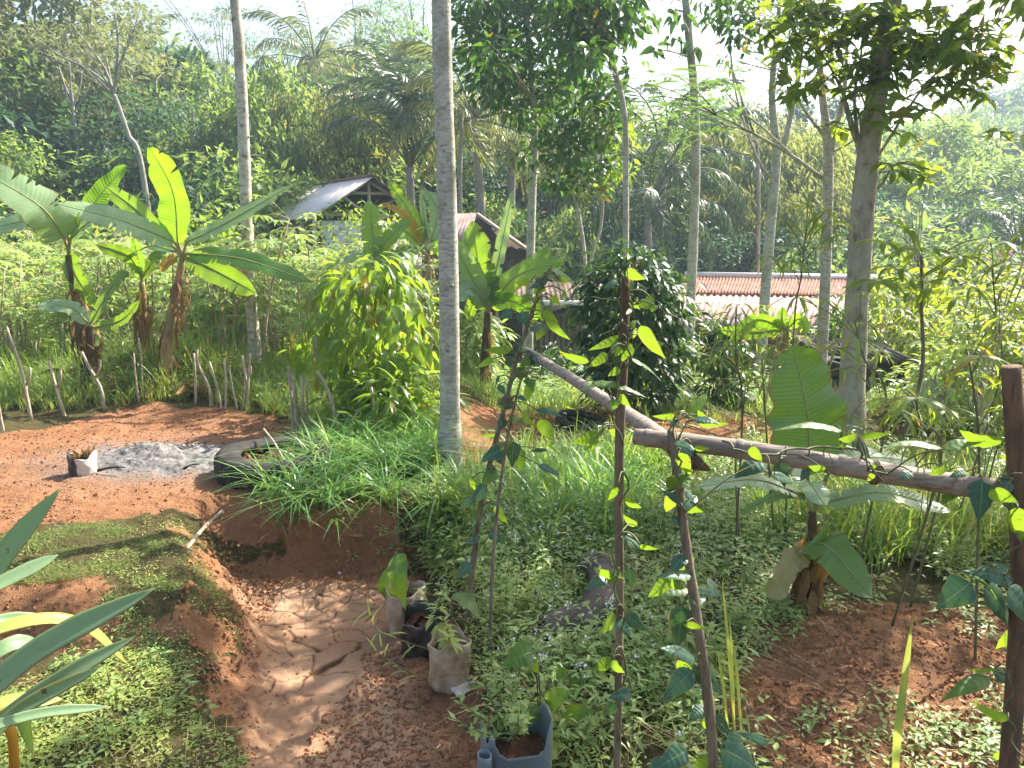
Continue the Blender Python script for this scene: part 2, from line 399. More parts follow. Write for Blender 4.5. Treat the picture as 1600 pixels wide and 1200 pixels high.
M['lily'] = leafmat('lily leaf', (.2, .3, .16), (.22, .33, .17), (.42, .58, .1), .4, .32, .55, oldp=1.0, spots=1)
M['lilyY'] = leafmat('yellowing lily leaf', (.36, .42, .09), (.38, .45, .1), (.6, .65, .1), .4, .35, .5, oldp=1.0)
M['grass'] = leafmat('grass blade', (.14, .23, .04), (.19, .29, .055), (.46, .62, .06), .42, .4, .55, old=(.34, .3, .13), oldp=.94)
M['grassY'] = leafmat('dry sunny grass', (.17, .25, .05), (.22, .28, .07), (.55, .62, .11), .45, .55, .3, old=(.42, .36, .18), oldp=.86)
M['grassB'] = leafmat('lush grass blade', (.09, .20, .05), (.13, .26, .075), (.34, .56, .08), .38, .36, .6, old=(.3, .28, .12), oldp=.97)
M['turf'] = leafmat('short turf', (.10, .16, .035), (.14, .19, .05), (.3, .4, .06), .34, .65, .25, old=(.3, .24, .12), oldp=.8)
M['herb'] = leafmat('herb leaf', (.19, .28, .075), (.25, .34, .11), (.4, .58, .08), .38, .42, .5, oldp=.985)
M['herbY'] = leafmat('sunny herb leaf', (.26, .33, .075), (.33, .39, .12), (.52, .6, .12), .42, .55, .3, oldp=.98)
M['wilt'] = leafmat('withered banana leaf', (.36, .32, .13), (.4, .33, .16), (.4, .36, .1), .35, .6, .3, oldp=1.0, veins=200, vs=.8)
M['dry'] = leafmat('dry leaf', (.2, .11, .045), (.3, .18, .08), (.3, .16, .05), .25, .7, .2, old=(.12, .07, .03), oldp=.8)
M['dead'] = leafmat('dead stem', (.36, .29, .15), (.28, .2, .1), (.3, .22, .1), .2, .7, .2)
M['dryY'] = leafmat('yellow dead leaf', (.42, .28, .03), (.36, .2, .03), (.7, .45, .04), .4, .6, .3, old=(.2, .1, .03), oldp=.8)
M['flower'] = plain('white flower', (.75, .75, .72), (.85, .85, .82), 30, .7)
M['barkG'] = barkmat('pale grey bark', (.46, .43, .36), (.17, .15, .12), (.30, .27, .21), 5, (1, 1, 2.2), .35, rings=2.2)
M['barkG2'] = barkmat('blotchy pale bark', (.52, .48, .4), (.15, .125, .095), (.33, .28, .21), 3, (1, 1, 1.6), .4, rings=1.6)
M['barkB'] = barkmat('brown grey bark', (.33, .27, .21), (.13, .10, .075), (.4, .36, .3), 4, (1, 1, .5), .5)
M['barkF'] = barkmat('forest bark', (.3, .28, .24), (.13, .12, .1), (.2, .2, .16), 2, (1, 1, .4), .3)
M['twig'] = plain('green brown twig', (.09, .10, .04), (.16, .15, .07), 20, .7)
M['stick'] = barkmat('dry stick', (.42, .35, .25), (.2, .15, .1), (.3, .25, .18), 8, (1, 1, .3), .4)
M['bamboo'] = barkmat('weathered bamboo', (.31, .25, .2), (.12, .085, .065), (.19, .155, .13), 5, (.1, 2.2, 2.2), .4, .65)
M['poleD'] = barkmat('dark pole', (.2, .15, .10), (.06, .04, .025), (.27, .22, .15), 9, (1.5, 1.5, .12), .9)
M['poleR'] = barkmat('reddish pole top', (.17, .10, .065), (.06, .035, .022), (.12, .08, .055), 9, (1.5, 1.5, .15), .9)
M['pstem'] = barkmat('banana stem', (.3, .19, .09), (.12, .06, .03), (.2, .2, .08), 5, (1, 1, .2), .6)
M['pstemD'] = barkmat('dark banana stem', (.09, .055, .03), (.04, .025, .015), (.14, .12, .05), 5, (1, 1, .2), .6)
M['pstemG'] = barkmat('green banana sheath', (.28, .3, .1), (.2, .2, .08), (.3, .2, .08), 5, (1, 1, .2), .3)
M['rubber'] = plain('dusty rubber', (.018, .017, .017), (.055, .047, .04), 9, .8, .25, .3, .004, (.12, .085, .06))
M['bagD'] = plain('black plastic bag', (.012, .012, .014), (.05, .045, .042), 8, .35, .5, .6, .01)
M['bagW'] = plain('muddy white bag', (.30, .17, .085), (.52, .44, .32), 9, .5, .4, .5, .008, (.62, .58, .48))
M['bagS'] = plain('pale plastic', (.5, .45, .38), (.68, .65, .6), 9, .4, .5, .5, .008)
M['grey_plastic'] = plain('grey plastic', (.13, .165, .185), (.2, .24, .265), 5, .38, .5, .15, .004, (.2, .15, .1))
M['soil'] = plain('dark soil', (.06, .03, .018), (.14, .07, .04), 30, .95, .1, .8, .02)
M['string'] = plain('string', (.1, .08, .05), (.2, .15, .1), 30, .9)
M['wood'] = barkmat('old planks', (.14, .10, .07), (.06, .045, .032), (.2, .15, .11), 5, (4, 4, .2), .4)
M['woodL'] = barkmat('light timber', (.45, .4, .33), (.3, .25, .2), (.4, .35, .3), 5, (2, 2, 2), .2)
M['wallW'] = plain('whitewash', (.6, .6, .56), (.7, .7, .66), 3, .9)
M['wallB'] = plain('brown wall', (.22, .13, .07), (.3, .19, .1), 3, .9)
M['wallD'] = plain('dark wall', (.035, .03, .028), (.07, .06, .05), 3, .9)
M['zinc'] = plain('weathered zinc roof', (.56, .50, .47), (.7, .65, .62), 1.3, .42, .6, .1, .01, (.22, .15, .12))
M['zincP'] = plain('pinkish zinc roof', (.24, .14, .12), (.42, .31, .30), 2.2, .85, .15, .1, .01, (.3, .15, .11))
M['rust'] = plain('brown roof sheet', (.16, .085, .06), (.24, .14, .1), 2, .8, .2, .2, .01)
M['tile'] = plain('clay tile', (.2, .085, .06), (.42, .2, .145), 7, .85, .2, .3, .01, (.62, .35, .26))
M['tileR'] = plain('red roof', (.42, .10, .08), (.5, .15, .12), 3, .8)
M['tarp'] = plain('blue grey tarp', (.14, .2, .22), (.22, .28, .3), 4, .6)
M['barkP'] = plain('rotting bark slab', (.07, .06, .055), (.16, .12, .10), 7, .85, .2, .6, .01, (.2, .13, .10))
# ================================================================== GROUND
def build_ground():
    def axis(segs):
        out = []
        for a, b, st in segs: out.append(np.arange(a, b, st))
        return np.append(np.concatenate(out), segs[-1][1])
    xs = axis([(-160, -40, 6), (-40, -14, 1), (-14, -6, .2), (-6, -2.6, .035), (-2.6, .3, .0095), (.3, 5, .035), (5, 14, .2), (14, 40, 1), (40, 160, 6)])
    ys = axis([(-12, 1, 1), (1, 2.7, .06), (2.7, 5.7, .0105), (5.7, 9, .035), (9, 14, .12), (14, 40, .8), (40, 180, 5)])
    X, Y = np.meshgrid(xs, ys)
    Z = H(X, Y, True)
    V = np.stack([X, Y, Z], -1).reshape(-1, 3); nx = len(xs); ny = len(ys)
    i = np.arange(ny-1)[:, None]*nx; j = np.arange(nx-1)[None]
    F = np.stack([i+j, i+j+1, i+nx+j+1, i+nx+j], -1).reshape(-1, 4)
    pm = pathmask(X, Y); x, y = X.ravel(), Y.ravel()
    ash = np.exp(-(((x+3.0)/.85)**2+((y-6.6)/.5)**2)*1.1)
    ash = np.clip(ash*1.5+.7*fbm(x, y, 5, 3, 90)*np.minimum(ash*4, 1), 0, 1)
    # how green/dark the soil is: everything outside the bare patches
    bare = np.zeros_like(x)
    for pp, sf in BARE:
        P = np.array(wpoly(pp)); jx = x+.22*fbm(x, y, 2.5, 5, 91)+.07*vnoise(x, y, 38, 93); jy = y+.22*fbm(x, y, 2.5, 5, 92)+.07*vnoise(x, y, 41, 94)
        bare = np.maximum(bare, inpoly(jx, jy, P).astype(float)*sf)
    g = (1-bare)*(1-smooth(.2, .6, pm.ravel()))
    L = np.stack([pm.ravel(), g, ash], -1)
    m, t, ns, ls = nt('red earth')
    a = ns.new('ShaderNodeAttribute'); a.attribute_name = 'lc'; sx = ns.new('ShaderNodeSeparateXYZ'); ls.new(a.outputs['Vector'], sx.inputs[0])
    n1 = noise(ns, ls, 2.2, 6); n2 = noise(ns, ls, 26, 6, None, .7); n3 = noise(ns, ls, 120, 3, None, .7)
    red = ramp(ns, ls, n1, [(.3, (.19, .08, .036)), (.5, (.30, .135, .062)), (.7, (.38, .19, .10))])
    red = mixc(ns, ls, ramp(ns, ls, n2, [(.35, (0, 0, 0)), (.75, (.8, .8, .8))]), red, (.36, .19, .10))
    red = mixc(ns, ls, ramp(ns, ls, n3, [(.6, (0, 0, 0)), (.72, (.7, .7, .7))]), red, (.42, .27, .16))
    clay = ramp(ns, ls, n1, [(.3, (.22, .13, .075)), (.5, (.29, .18, .108)), (.7, (.36, .235, .15))])
    clay = mixc(ns, ls, ramp(ns, ls, n2, [(.4, (0, 0, 0)), (.8, (.5, .5, .5))]), clay, (.32, .14, .08))
    grn = ramp(ns, ls, n2, [(.3, (.06, .05, .02)), (.6, (.10, .085, .035)), (.8, (.16, .11, .06))])
    ashc = ramp(ns, ls, n3, [(.3, (.13, .11, .10)), (.55, (.26, .235, .215)), (.75, (.45, .42, .39))])
    c = mixc(ns, ls, sx.outputs[0], red, clay); c = mixc(ns, ls, sx.outputs[1], c, grn); c = mixc(ns, ls, sx.outputs[2], c, ashc)
    g2 = ns.new('ShaderNodeAttribute'); g2.attribute_name = 'crack_shade'; c = mixc(ns, ls, g2.outputs['Fac'], c, (.06, .03, .018))  # shade inside the crack gaps painted as dark colour
    bh = math_(ns, ls, 'ADD', math_(ns, ls, 'MULTIPLY', n2, .8), math_(ns, ls, 'MULTIPLY', n3, .6))
    rgh = math_(ns, ls, 'SUBTRACT', 1.0, math_(ns, ls, 'MULTIPLY', sx.outputs[0], .75))
    bn = ns.new('ShaderNodeBump'); bn.inputs['Distance'].default_value = .03; ls.new(bh, bn.inputs['Height']); ls.new(rgh, bn.inputs['Strength'])
    outm(ns, ls, prin(ns, ls, c, .95, .1, bn.outputs[0])); M['earth'] = m
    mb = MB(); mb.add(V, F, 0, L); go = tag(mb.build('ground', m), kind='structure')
    ca = go.data.attributes.new('crack_shade', 'FLOAT', 'POINT'); ca.data.foreach_set('value', (-crackfield(x, y)*pm.ravel()*1.0).astype(np.float32))
BARE = [
 ([(-60, 690), (120, 655), (250, 628), (330, 640), (420, 655), (480, 690), (500, 800), (640, 800), (640, 900), (480, 900), (300, 800), (150, 815), (-60, 830)], 1),
 ([(280, 830), (640, 800), (700, 1010), (760, 1090), (760, 1260), (380, 1260), (330, 1060), (370, 980)], 1),
 ([(-60, 920), (150, 900), (230, 960), (330, 980), (330, 1050), (220, 1010), (100, 1020), (-60, 1010)], .85),
 ([(690, 645), (780, 640), (1000, 640), (1200, 655), (1230, 690), (1120, 700), (960, 690), (820, 735), (690, 720)], 1),
 ([(1170, 960), (1300, 940), (1420, 950), (1560, 960), (1680, 990), (1680, 1120), (1500, 1230), (1280, 1260), (1150, 1140)], .85),
]
build_ground()

# ash heap, loose on the clearing
def ash_pile():
    mb = MB(); n = 60; a = np.linspace(0, 2*PI, n, endpoint=False); K = 26; V = []; L = []
    for k in range(K):
        r = k/(K-1); x = -3.0+.74*r*np.cos(a); y = 6.6+.42*r*np.sin(a)
        h = .10*(1-r**1.6)*(1+.9*fbm(x, y, 6, 3, 7)) + .018*fbm(x, y, 26, 2, 9) - .012*r**4
        V.append(np.stack([x, y, H(x, y, True)+h+.004], -1))
    V = np.concatenate(V); i = np.arange(K-1)[:, None]*n; j = np.arange(n)[None]; j2 = (j+1) % n
    mb.add(V, np.stack([i+j, i+j2, i+n+j2, i+n+j], -1).reshape(-1, 4))
    n = 900; P = sample([(-3.7, 6.35), (-2.3, 6.35), (-2.3, 7.1), (-3.7, 7.1)], 800)
    k = (((P[:, 0]+2.98)/.62)**2+((P[:, 1]-6.72)/.3)**2) < 1; P = P[k]; P[:, 2] += .07*(1-(((P[:, 0]+2.98)/.62)**2+((P[:, 1]-6.72)/.3)**2)**.8)+.012
    scatter(mb, T_BLOB, P, rdir(len(P), -.4, .4), rdir(len(P), 0, 1), .012+.02*rng.random(len(P)), 1)
    m = plain('wood ash', (.07, .065, .06), (.27, .25, .24), 22, .95, .1, .9, .02, (.5, .47, .45))
    m2 = plain('charred bits', (.05, .045, .045), (.6, .58, .55), 60, .9)
    tag(mb.build('ash_pile', [m, m2]), 'low heap of white and grey wood ash on the red clearing', 'ash')
ash_pile()
for k, (px, py, L, a_) in enumerate([(175, 742, .22, .3), (250, 722, .3, 2.2), (300, 738, .18, 1.0)]):
    g = ground(px, py)+[0, 0, .05]; d = np.array([math.cos(a_), math.sin(a_)*.6, .08]); mb = MB(); addtube(mb, spline([g-d*L/2, g+[0, 0, .015], g+d*L/2], 7), np.linspace(.012, .006, 7), 6, noise=.15, seed=k)
    tag(mb.build('charred_stick', plain('charcoal', (.015, .014, .014), (.07, .06, .055), 20, .9)), ['charred stick at the left end of the ash heap', 'longest charred stick lying across the middle of the ash heap', 'short charred stick at the tyre end of the ash heap'][k], 'burnt stick')
# ================================================================== TYRES
def tyre_mesh(R=.5, w=.25, seed=0, blocks=44, sag=0):
    prof = [(.56, .10), (.62, .03), (.72, 0), (.88, .0), (.95, .05), (.985, .14), (1, .3), (1, .7), (.985, .86), (.95, .95), (.88, 1), (.72, 1), (.62, .96), (.56, .88), (.6, .78), (.8, .7), (.9, .5), (.8, .28), (.6, .2)]
    K = blocks*4; a = np.arange(K)*2*PI/K; V = []
    r_ = np.random.default_rng(seed)
    for q, (r, z) in enumerate(prof):
        rr = np.full(K, r*R); zz = np.full(K, z*w)
        if q in (4, 5, 8, 9): rr -= .016*R/.5*((np.arange(K) % 4) < 2)
        if q in (6, 7): rr -= .010*((np.arange(K) % 4) < 1)
        zz = zz + .008*np.sin(a*2+seed)+.004*np.sin(a*5); zz -= sag*w*(np.cos(a-seed)*.5+.5)*z
        V.append(np.stack([rr*np.cos(a), rr*np.sin(a), zz], -1))
    V = np.concatenate(V); n = len(prof); i = np.arange(n)[:, None]; j = np.arange(K)[None]; j2 = (j+1) % K
    F = np.stack([i*K+j, i*K+j2, ((i+1) % n)*K+j2, ((i+1) % n)*K+j], -1).reshape(-1, 4)
    mb = MB(); mb.add(V, F); return mb
p = on(-1.93, 6.2)
ty = tyre_mesh(.48, .235, 1).build('tyre', M['rubber'])
tag(ty, 'big dusty truck tyre lying flat beside the ash heap, half covered by grass', 'tyre'); ty.location = (p[0], p[1], p[2]-.03)
# soil and litter inside
mb = MB(); n = 40; a = np.arange(n)*2*PI/n; V = [np.array([[0, 0, 0]])]
for r in (.1, .2, .3, .37): V.append(np.stack([r*np.cos(a), r*np.sin(a), .03*np.sin(a*3+r*9)+.02*np.cos(a*7)], -1))
V = np.concatenate(V); F3 = [[0, 1+j, 1+(j+1) % n] for j in range(n)]; F4 = [[1+k*n+j, 1+k*n+(j+1) % n, 1+(k+1)*n+(j+1) % n, 1+(k+1)*n+j] for k in range(3) for j in range(n)]
mb.add(V, (np.array(F3), np.array(F4)))
q = rdir(160, -.2, .2)*.33*np.sqrt(rng.random(160))[:, None]; q[:, 2] = .03+.03*rng.random(160)
scatter(mb, T_MID, q, rdir(160, -.3, .4), rdir(160, .3, 1), .03+.06*rng.random(160), 1)
o = mb.build('tyre_litter', [M['soil'], M['dry']]); o.location = (p[0], p[1], p[2]+.09)
tag(o, 'soil and dry leaves filling the tyre beside the ash heap', 'leaf litter', kind='stuff')
mb = MB(); addtube(mb, spline([(-2.12, 6.52, p[2]+.29), (-1.95, 6.25, p[2]+.24), (-1.8, 6.0, p[2]+.16)], 8), .009, 6)
tag(mb.build('twig', M['stick']), 'thin dry twig resting across the tyre beside the ash heap', 'twig')
def place_tyre(loc, R, w, label, seed, rot=(0, 0, 0), group=None, soil=False):
    o = tyre_mesh(R, w, seed, 36).build('tyre', M['rubber']); o.location = [float(v) for v in loc]; o.rotation_euler = rot
    tag(o, label, 'tyre', group); return o
g = ground(728, 765); place_tyre(g+[0, .1, -.13], .36, .2, 'tyre sunk in the weeds just behind the tall pale trunk', 2, (.05, 0, 0))
g = ground(905, 668); place_tyre(g+[0, 0, -.03], .3, .16, 'brown sunken tyre on the red strip behind the sloping bamboo rail', 3, (.12, .1, 0))
g = at(1147, 622, 10.6); place_tyre(g+[0, 0, -.16], .31, .2, 'black tyre lying in the grass beyond the dark bush', 4, (.06, 0, 0))
gs = on(4.55, 10.6)
for k in range(3):
    place_tyre(gs+[.02*k, .02*k, .215*k], .33, .21, ['bottom', 'middle', 'top'][k]+' tyre of the stack right of the thick trunk', 5+k, (0, 0, k))
g = on(5.25, 11.4); place_tyre(g, .33, .21, 'lone tyre lying right of the tyre stack near the dark shed', 9, (.0, .1, 0))
# ================================================================== BAGS AND POTS
def bag_mesh(R, Hh, seed, flare=.1, lean=0, crump=.05, topvar=.12):
    n = 40; K = 16; V = []; a = np.arange(n)*2*PI/n
    r_ = np.random.default_rng(seed)
    top = Hh*(1+topvar*(np.sin(a*2+seed)+.5*np.sin(a*5+seed*2)))
    def ring(t, s):
        w = R*s*(1+flare*t+crump*(np.sin(a*3+t*5+seed)+.7*np.sin(a*7-t*9+seed*3)+.5*np.sin(a*11+t*16)))
        return np.stack([w*np.cos(a)+lean*t*Hh, w*np.sin(a), t*top], -1)
    rows = [ring(t, .8 if t == 0 else (.95 if t < .06 else 1)) for t in np.linspace(0, 1, K)] + [ring(1, .965), ring(.85, .95), ring(.7, .93)]
    V = np.concatenate(rows); m = len(rows); i = np.arange(m-1)[:, None]*n; j = np.arange(n)[None]; j2 = (j+1) % n
    F = np.stack([i+j, i+j2, i+n+j2, i+n+j], -1).reshape(-1, 4)
    mb = MB(); mb.add(V, F)
    s = MB(); SV = [np.array([[lean*.72*Hh, 0, .76*Hh]])]
    for q in (.5, .95): SV.append(np.stack([q*R*(1+flare*.7)*np.cos(a)+lean*.7*Hh, q*R*(1+flare*.7)*np.sin(a), .72*Hh+.02*np.sin(a*4)], -1))
    s.add(np.concatenate(SV), (np.array([[0, 1+j, 1+(j+1) % n] for j in range(n)]), np.array([[1+j, 1+(j+1) % n, 1+n+(j+1) % n, 1+n+j] for j in range(n)])))
    return mb, s
def halfbag():   # sunlit right side painted white, shaded left side painted dark
    m, t, ns, ls = nt('sun and shade bag'); tc = ns.new('ShaderNodeTexCoord'); sx = ns.new('ShaderNodeSeparateXYZ'); ls.new(tc.outputs['Object'], sx.inputs[0])
    n = noise(ns, ls, 12, 4); s = math_(ns, ls, 'ADD', sx.outputs[0], math_(ns, ls, 'MULTIPLY', math_(ns, ls, 'SUBTRACT', n, .5), .06))
    c = ramp(ns, ls, s, [(.0, (.03, .025, .025)), (.012, (.55, .5, .44))]); outm(ns, ls, prin(ns, ls, c, .45, .5, bump(ns, ls, n, .4, .01))); return m
M['halfbag'] = halfbag()
def bag(px, py, R, Hh, mat, label, seed, rim=None, **kw):
    g = ground(px, py); t = thing('planting_bag', label, 'planting bag', None, g-[0, 0, .01])
    b, s = bag_mesh(R, Hh, seed, **kw); b.build('bag', mat, t); s.build('soil', M['soil'], t); return t, g
t, g = bag(131, 739, .098, .17, M['halfbag'], 'small planting bag with painted sunlit and shaded sides standing on the bare red clearing', 1, topvar=.14)
mb = MB(); scatter(mb, T_MID, rdir(22, -.2, .2)*.05+[.03, 0, .15], rdir(22, .1, 1), rdir(22, 0, 1), .05+.06*rng.random(22)); mb.build('dead_leaf', M['dry'], t)
t, g = bag(635, 985, .11, .30, M['bagW'], 'tall muddy bag at the back of the row beside the path, behind the big leaf', 2, topvar=.05)
b1 = g
mb = MB()
V, F, L = blade([at(628, 940, 4.5), at(600, 915, 4.45), at(624, 862, 4.5)], .10, (-.3, -1, .1), 'ovate', 10, 2, .2, .1, 4); mb.add(V, F, 0, L)
V, F, L = blade([at(620, 866, 4.36), at(622, 900, 4.25), at(634, 957, 4.24)], .155, (-.3, -1, .1), 'ovate', 16, 3, .22, .07, 4, .2); mb.add(V, F, 0, L)
addtube(mb, [b1+[0, 0, .2], at(645, 900, 4.4), at(632, 868, 4.35), at(620, 866, 4.36)], .005, 5, 1)
tag(mb.build('seedling', [M['bean'], M['twig']]), 'seedling with one big ribbed yellow green leaf behind the black bag', 'seedling')
t, g = bag(664, 1015, .125, .24, M['bagD'], 'crumpled black plastic planting bag, middle of the row beside the path', 3, crump=.08, topvar=.1); b2 = g
t, g = bag(703, 1068, .105, .275, M['bagW'], 'torn muddy white planting bag in front of the row beside the path', 4, flare=.05, crump=.06, topvar=.08); b3 = g
def herbplant(name, base, h, n, lf, mat, label, spread=.6, T=T_MID, flowers=0, seed=0, cat='weed', group=None, stems=3):
    mb = MB(); r_ = np.random.default_rng(seed)
    for s in range(stems):
        tip = base+np.array([r_.normal(0, spread*h*.5), r_.normal(0, spread*h*.5), h*(.7+.5*r_.random())])
        pts = spline([base, (base+tip)/2+r_.normal(0, .03, 3)*h, tip], 7); addtube(mb, pts, np.linspace(.004, .0015, 7)*(1+h), 5, 1)
        k = n//stems; u = .15+.85*r_.random(k); P = np.array([np.interp(u, np.linspace(0, 1, 7), pts[:, c]) for c in range(3)]).T
        D = rdir(k, -.3, .7); scatter(mb, T, P, D, nrm(D*.2+[0, 0, 1]), lf*(.5+.7*r_.random(k)))
        if flowers:
            Q = tip+r_.normal(0, .02, (flowers, 3)); scatter(mb, T_BLOB, Q, rdir(flowers), rdir(flowers), .012, 2)
    return tag(mb.build(name, [mat, M['twig'], M['flower']]), label, cat, group)
herbplant('weed', b3+[.02, 0, .22], .26, 60, .09, M['herbY'], 'leafy yellow green weed growing out of the torn muddy white bag', .9, T_LANCE, seed=5)
herbplant('weed', b2+[.06, .02, .2], .14, 40, .06, M['herb'], 'small low weed growing in the crumpled black bag', .9, T_MID, seed=6)
mb = MB(); V, F, L = blade([at(708, 928, 3.95), at(735, 945, 3.9), at(752, 968, 3.88)], .13, (.55, -.3, .9), 'ovate', 10, 2, .15, .08, 1); mb.add(V, F, 0, L)
addtube(mb, [b3+[.03, 0, .2], at(705, 960, 3.95), at(708, 928, 3.95)], .004, 5, 1)
tag(mb.build('seedling', [M['crown9'], M['twig']]), 'seedling with a shiny sunlit leaf above the torn muddy bag', 'seedling')
mb = MB()   # thin arching weed in front of the bags
for pts in ([(690, 1020), (640, 1005), (590, 985), (575, 955)], [(700, 1030), (670, 1060), (620, 1040), (578, 1012)]):
    Q = spline([at(*q, 3.85) for q in pts], 12); addtube(mb, Q, .003, 5, 1)
    for k in range(3, 12): 
        d = nrm(rng.normal(0, 1, 3)+[-.8, 0, .1]); scatter(mb, T_THIN, Q[k:k+1], d[None], np.array([[0, -.5, 1.]]), .12)
tag(mb.build('weed', [M['herbY'], M['twig']]), 'thin sprawling weed reaching over the path in front of the black bag', 'weed')
# plastic scraps
def scrap(px, py, s, mat, label, seed, rz=0):
    r_ = np.random.default_rng(seed); n = 9; u, v = np.meshgrid(np.linspace(-1, 1, n), np.linspace(-.45, .45, n))
    g = ground(px, py); x = u*s*(1+.25*vnoise(u, v, 3, seed)); y = v*s*(1+.5*vnoise(v, u, 3, seed+1)); z = .3*s*(vnoise(u, v, 2.4, seed+2)+.5)*(1-.4*abs(u))
    c, sn = math.cos(rz), math.sin(rz); V = np.stack([x*c-y*sn, x*sn+y*c, z], -1).reshape(-1, 3)
    i = np.arange(n-1)[:, None]*n; j = np.arange(n-1)[None]; mb = MB(); mb.add(V, np.stack([i+j, i+j+1, i+n+j+1, i+n+j], -1).reshape(-1, 4))
    o = mb.build('plastic_scrap', mat); o.location = g+[0, 0, .004]; md = o.modifiers.new('s', 'SOLIDIFY'); md.thickness = .002
    tag(o, label, 'plastic scrap')
scrap(745, 1138, .055, M['bagD'], 'shiny black plastic scrap beside the cut jerrycan', 1, .4)
scrap(735, 1075, .1, M['bagS'], 'long pale plastic scrap below the torn muddy bag', 2, .5)
scrap(690, 1170, .04, M['bagS'], 'small pale plastic scrap on the soil left of the jerrycan', 3, 1.0)
scrap(698, 1182, .035, M['tarp'], 'small blue grey plastic scrap at the bottom edge of the path soil', 4, .6)
scrap(532, 895, .03, M['bagS'], 'small white scrap on the path under the grassy bank', 5, 1.2)
# ------------------------------------------------------------------ jerrycan
def jerrycan():
    g = ground(806, 1262)+[0, 0, .05]; t = thing('cut_jerrycan', 'cut open grey plastic jerrycan with jagged rim used as a planter', 'jerrycan', None, g, rz=.25)
    n = 72; a = np.arange(n)*2*PI/n; K = 22
    # rounded rectangle .27 x .21
    sx_ = np.sign(np.cos(a))*np.abs(np.cos(a))**.42*.14; sy_ = np.sign(np.sin(a))*np.abs(np.sin(a))**.42*.11
    ad = np.degrees(a) % 360
    top = np.interp(ad, [0, 25, 50, 80, 120, 160, 178, 190, 205, 225, 245, 262, 275, 290, 305, 312, 330, 345, 360],
                        [.40, .37, .31, .27, .25, .33, .36, .30, .36, .35, .30, .27, .265, .28, .37, .38, .41, .385, .40])
    top = top+.004*np.sin(a*23)+.003*np.sin(a*41)
    rows = []
    for q in np.linspace(0, 1, K):
        z = q*top; s = .88+.12*min(1, q*9)
        dent = -.02*np.exp(-((ad-255)/28)**2)*math.sin(q*PI)**1.0 - .012*np.exp(-((ad-215)/15)**2)*(q > .2)
        nx_, ny_ = np.cos(a), np.sin(a)
        rows.append(np.stack([sx_*s+nx_*dent, sy_*s+ny_*dent, z], -1))
    V = np.concatenate(rows); i = np.arange(K-1)[:, None]*n; j = np.arange(n)[None]; j2 = (j+1) % n
    mb = MB(); mb.add(V, np.stack([i+j, i+j2, i+n+j2, i+n+j], -1).reshape(-1, 4))
    o = mb.build('body', M['grey_plastic'], t); md = o.modifiers.new('wall', 'SOLIDIFY'); md.thickness = .004; md.offset = -1
    # hollow moulded grip, standing off the left front corner
    P = spline([(-.115, -.105, .03), (-.15, -.112, .10), (-.158, -.112, .2), (-.158, -.112, .315)], 14); V, F, L = tube(P, np.array([.03]*3+[.034]*11), 20, flat=.8, cap=False)
    mb = MB(); mb.add(V, F[0], 0, L); o = mb.build('grip', M['grey_plastic'], t); md = o.modifiers.new('wall', 'SOLIDIFY'); md.thickness = .0035
    s = MB(); SV = [[0, 0, .24]]+[[sx_[k]*.93, sy_[k]*.93, .225+.01*math.sin(k)] for k in range(n)]; s.add(SV, [[0, 1+k, 1+(k+1) % n] for k in range(n)]); s.build('soil', M['soil'], t)
    return g
gj = jerrycan()
herbplant('weed', gj+[-.02, .04, .24], .27, 300, .05, M['herb'], 'dense bushy herb growing out of the cut grey jerrycan', 1.0, T_MID, seed=8, stems=9)
# ------------------------------------------------------------------ bark slab, logs, ground sticks
def shell(pts, w, mat, name, label, cat, seed=0, jag=.25, arc=2.4, rollv=0):
    P = spline(pts, 20); T = nrm(np.gradient(P, axis=0)); B = nrm(np.cross(T, [0, 0, 1.])); N = np.cross(B, T); k = 13; V = []
    for i in range(20):
        for c in np.linspace(-arc/2, arc/2, k):
            r = w/2*(1+.1*math.sin(i*.9)); e = 1
            if i in (0, 19): pass
            V.append(P[i]+B[i]*r*math.sin(c)+N[i]*r*(math.cos(c)-.3)+T[i]*(jag*w*rng.random() if i in (0, 19) else 0))
    i = np.arange(19)[:, None]*k; j = np.arange(k-1)[None]; mb = MB(); mb.add(V, np.stack([i+j, i+j+1, i+k+j+1, i+k+j], -1).reshape(-1, 4))
    o = mb.build(name, mat); md = o.modifiers.new('s', 'SOLIDIFY'); md.thickness = .012; return tag(o, label, cat)
for q_ in ((925, 905), (945, 945), (935, 975), (905, 1000), (860, 1006)): EXCL.append((*ground(*q_)[:2], .13))
shell([ground(925, 905)+[0, 0, .13], ground(945, 945)+[0, 0, .15], ground(925, 990)+[0, 0, .13], ground(852, 1006)+[0, 0, .09]], .22, M['barkP'], 'bark_slab', 'curved dark rotting bark slab with a jagged edge lying in the weeds', 'bark', 3, .5)
mb = MB(); V, F, L = tube(spline([ground(1050, 868)+[0, 0, .05], ground(1100, 882)+[0, 0, .06], ground(1155, 876)+[0, 0, .04]], 10), .055, 9, noise=.12, seed=3); mb.add(V, F, 0, L)
tag(mb.build('log', M['barkP']), 'short dark log lying in the grass behind the leaning post', 'log')
mb = MB(); addtube(mb, spline([ground(292, 862)+[0, 0, .02], ground(322, 832)+[0, 0, .05], ground(350, 806)+[0, 0, .04]], 8), np.linspace(.013, .017, 8), 7, noise=.1)
tag(mb.build('stick', M['stick']), 'pale dry stick lying on the lawn edge above the path', 'stick')
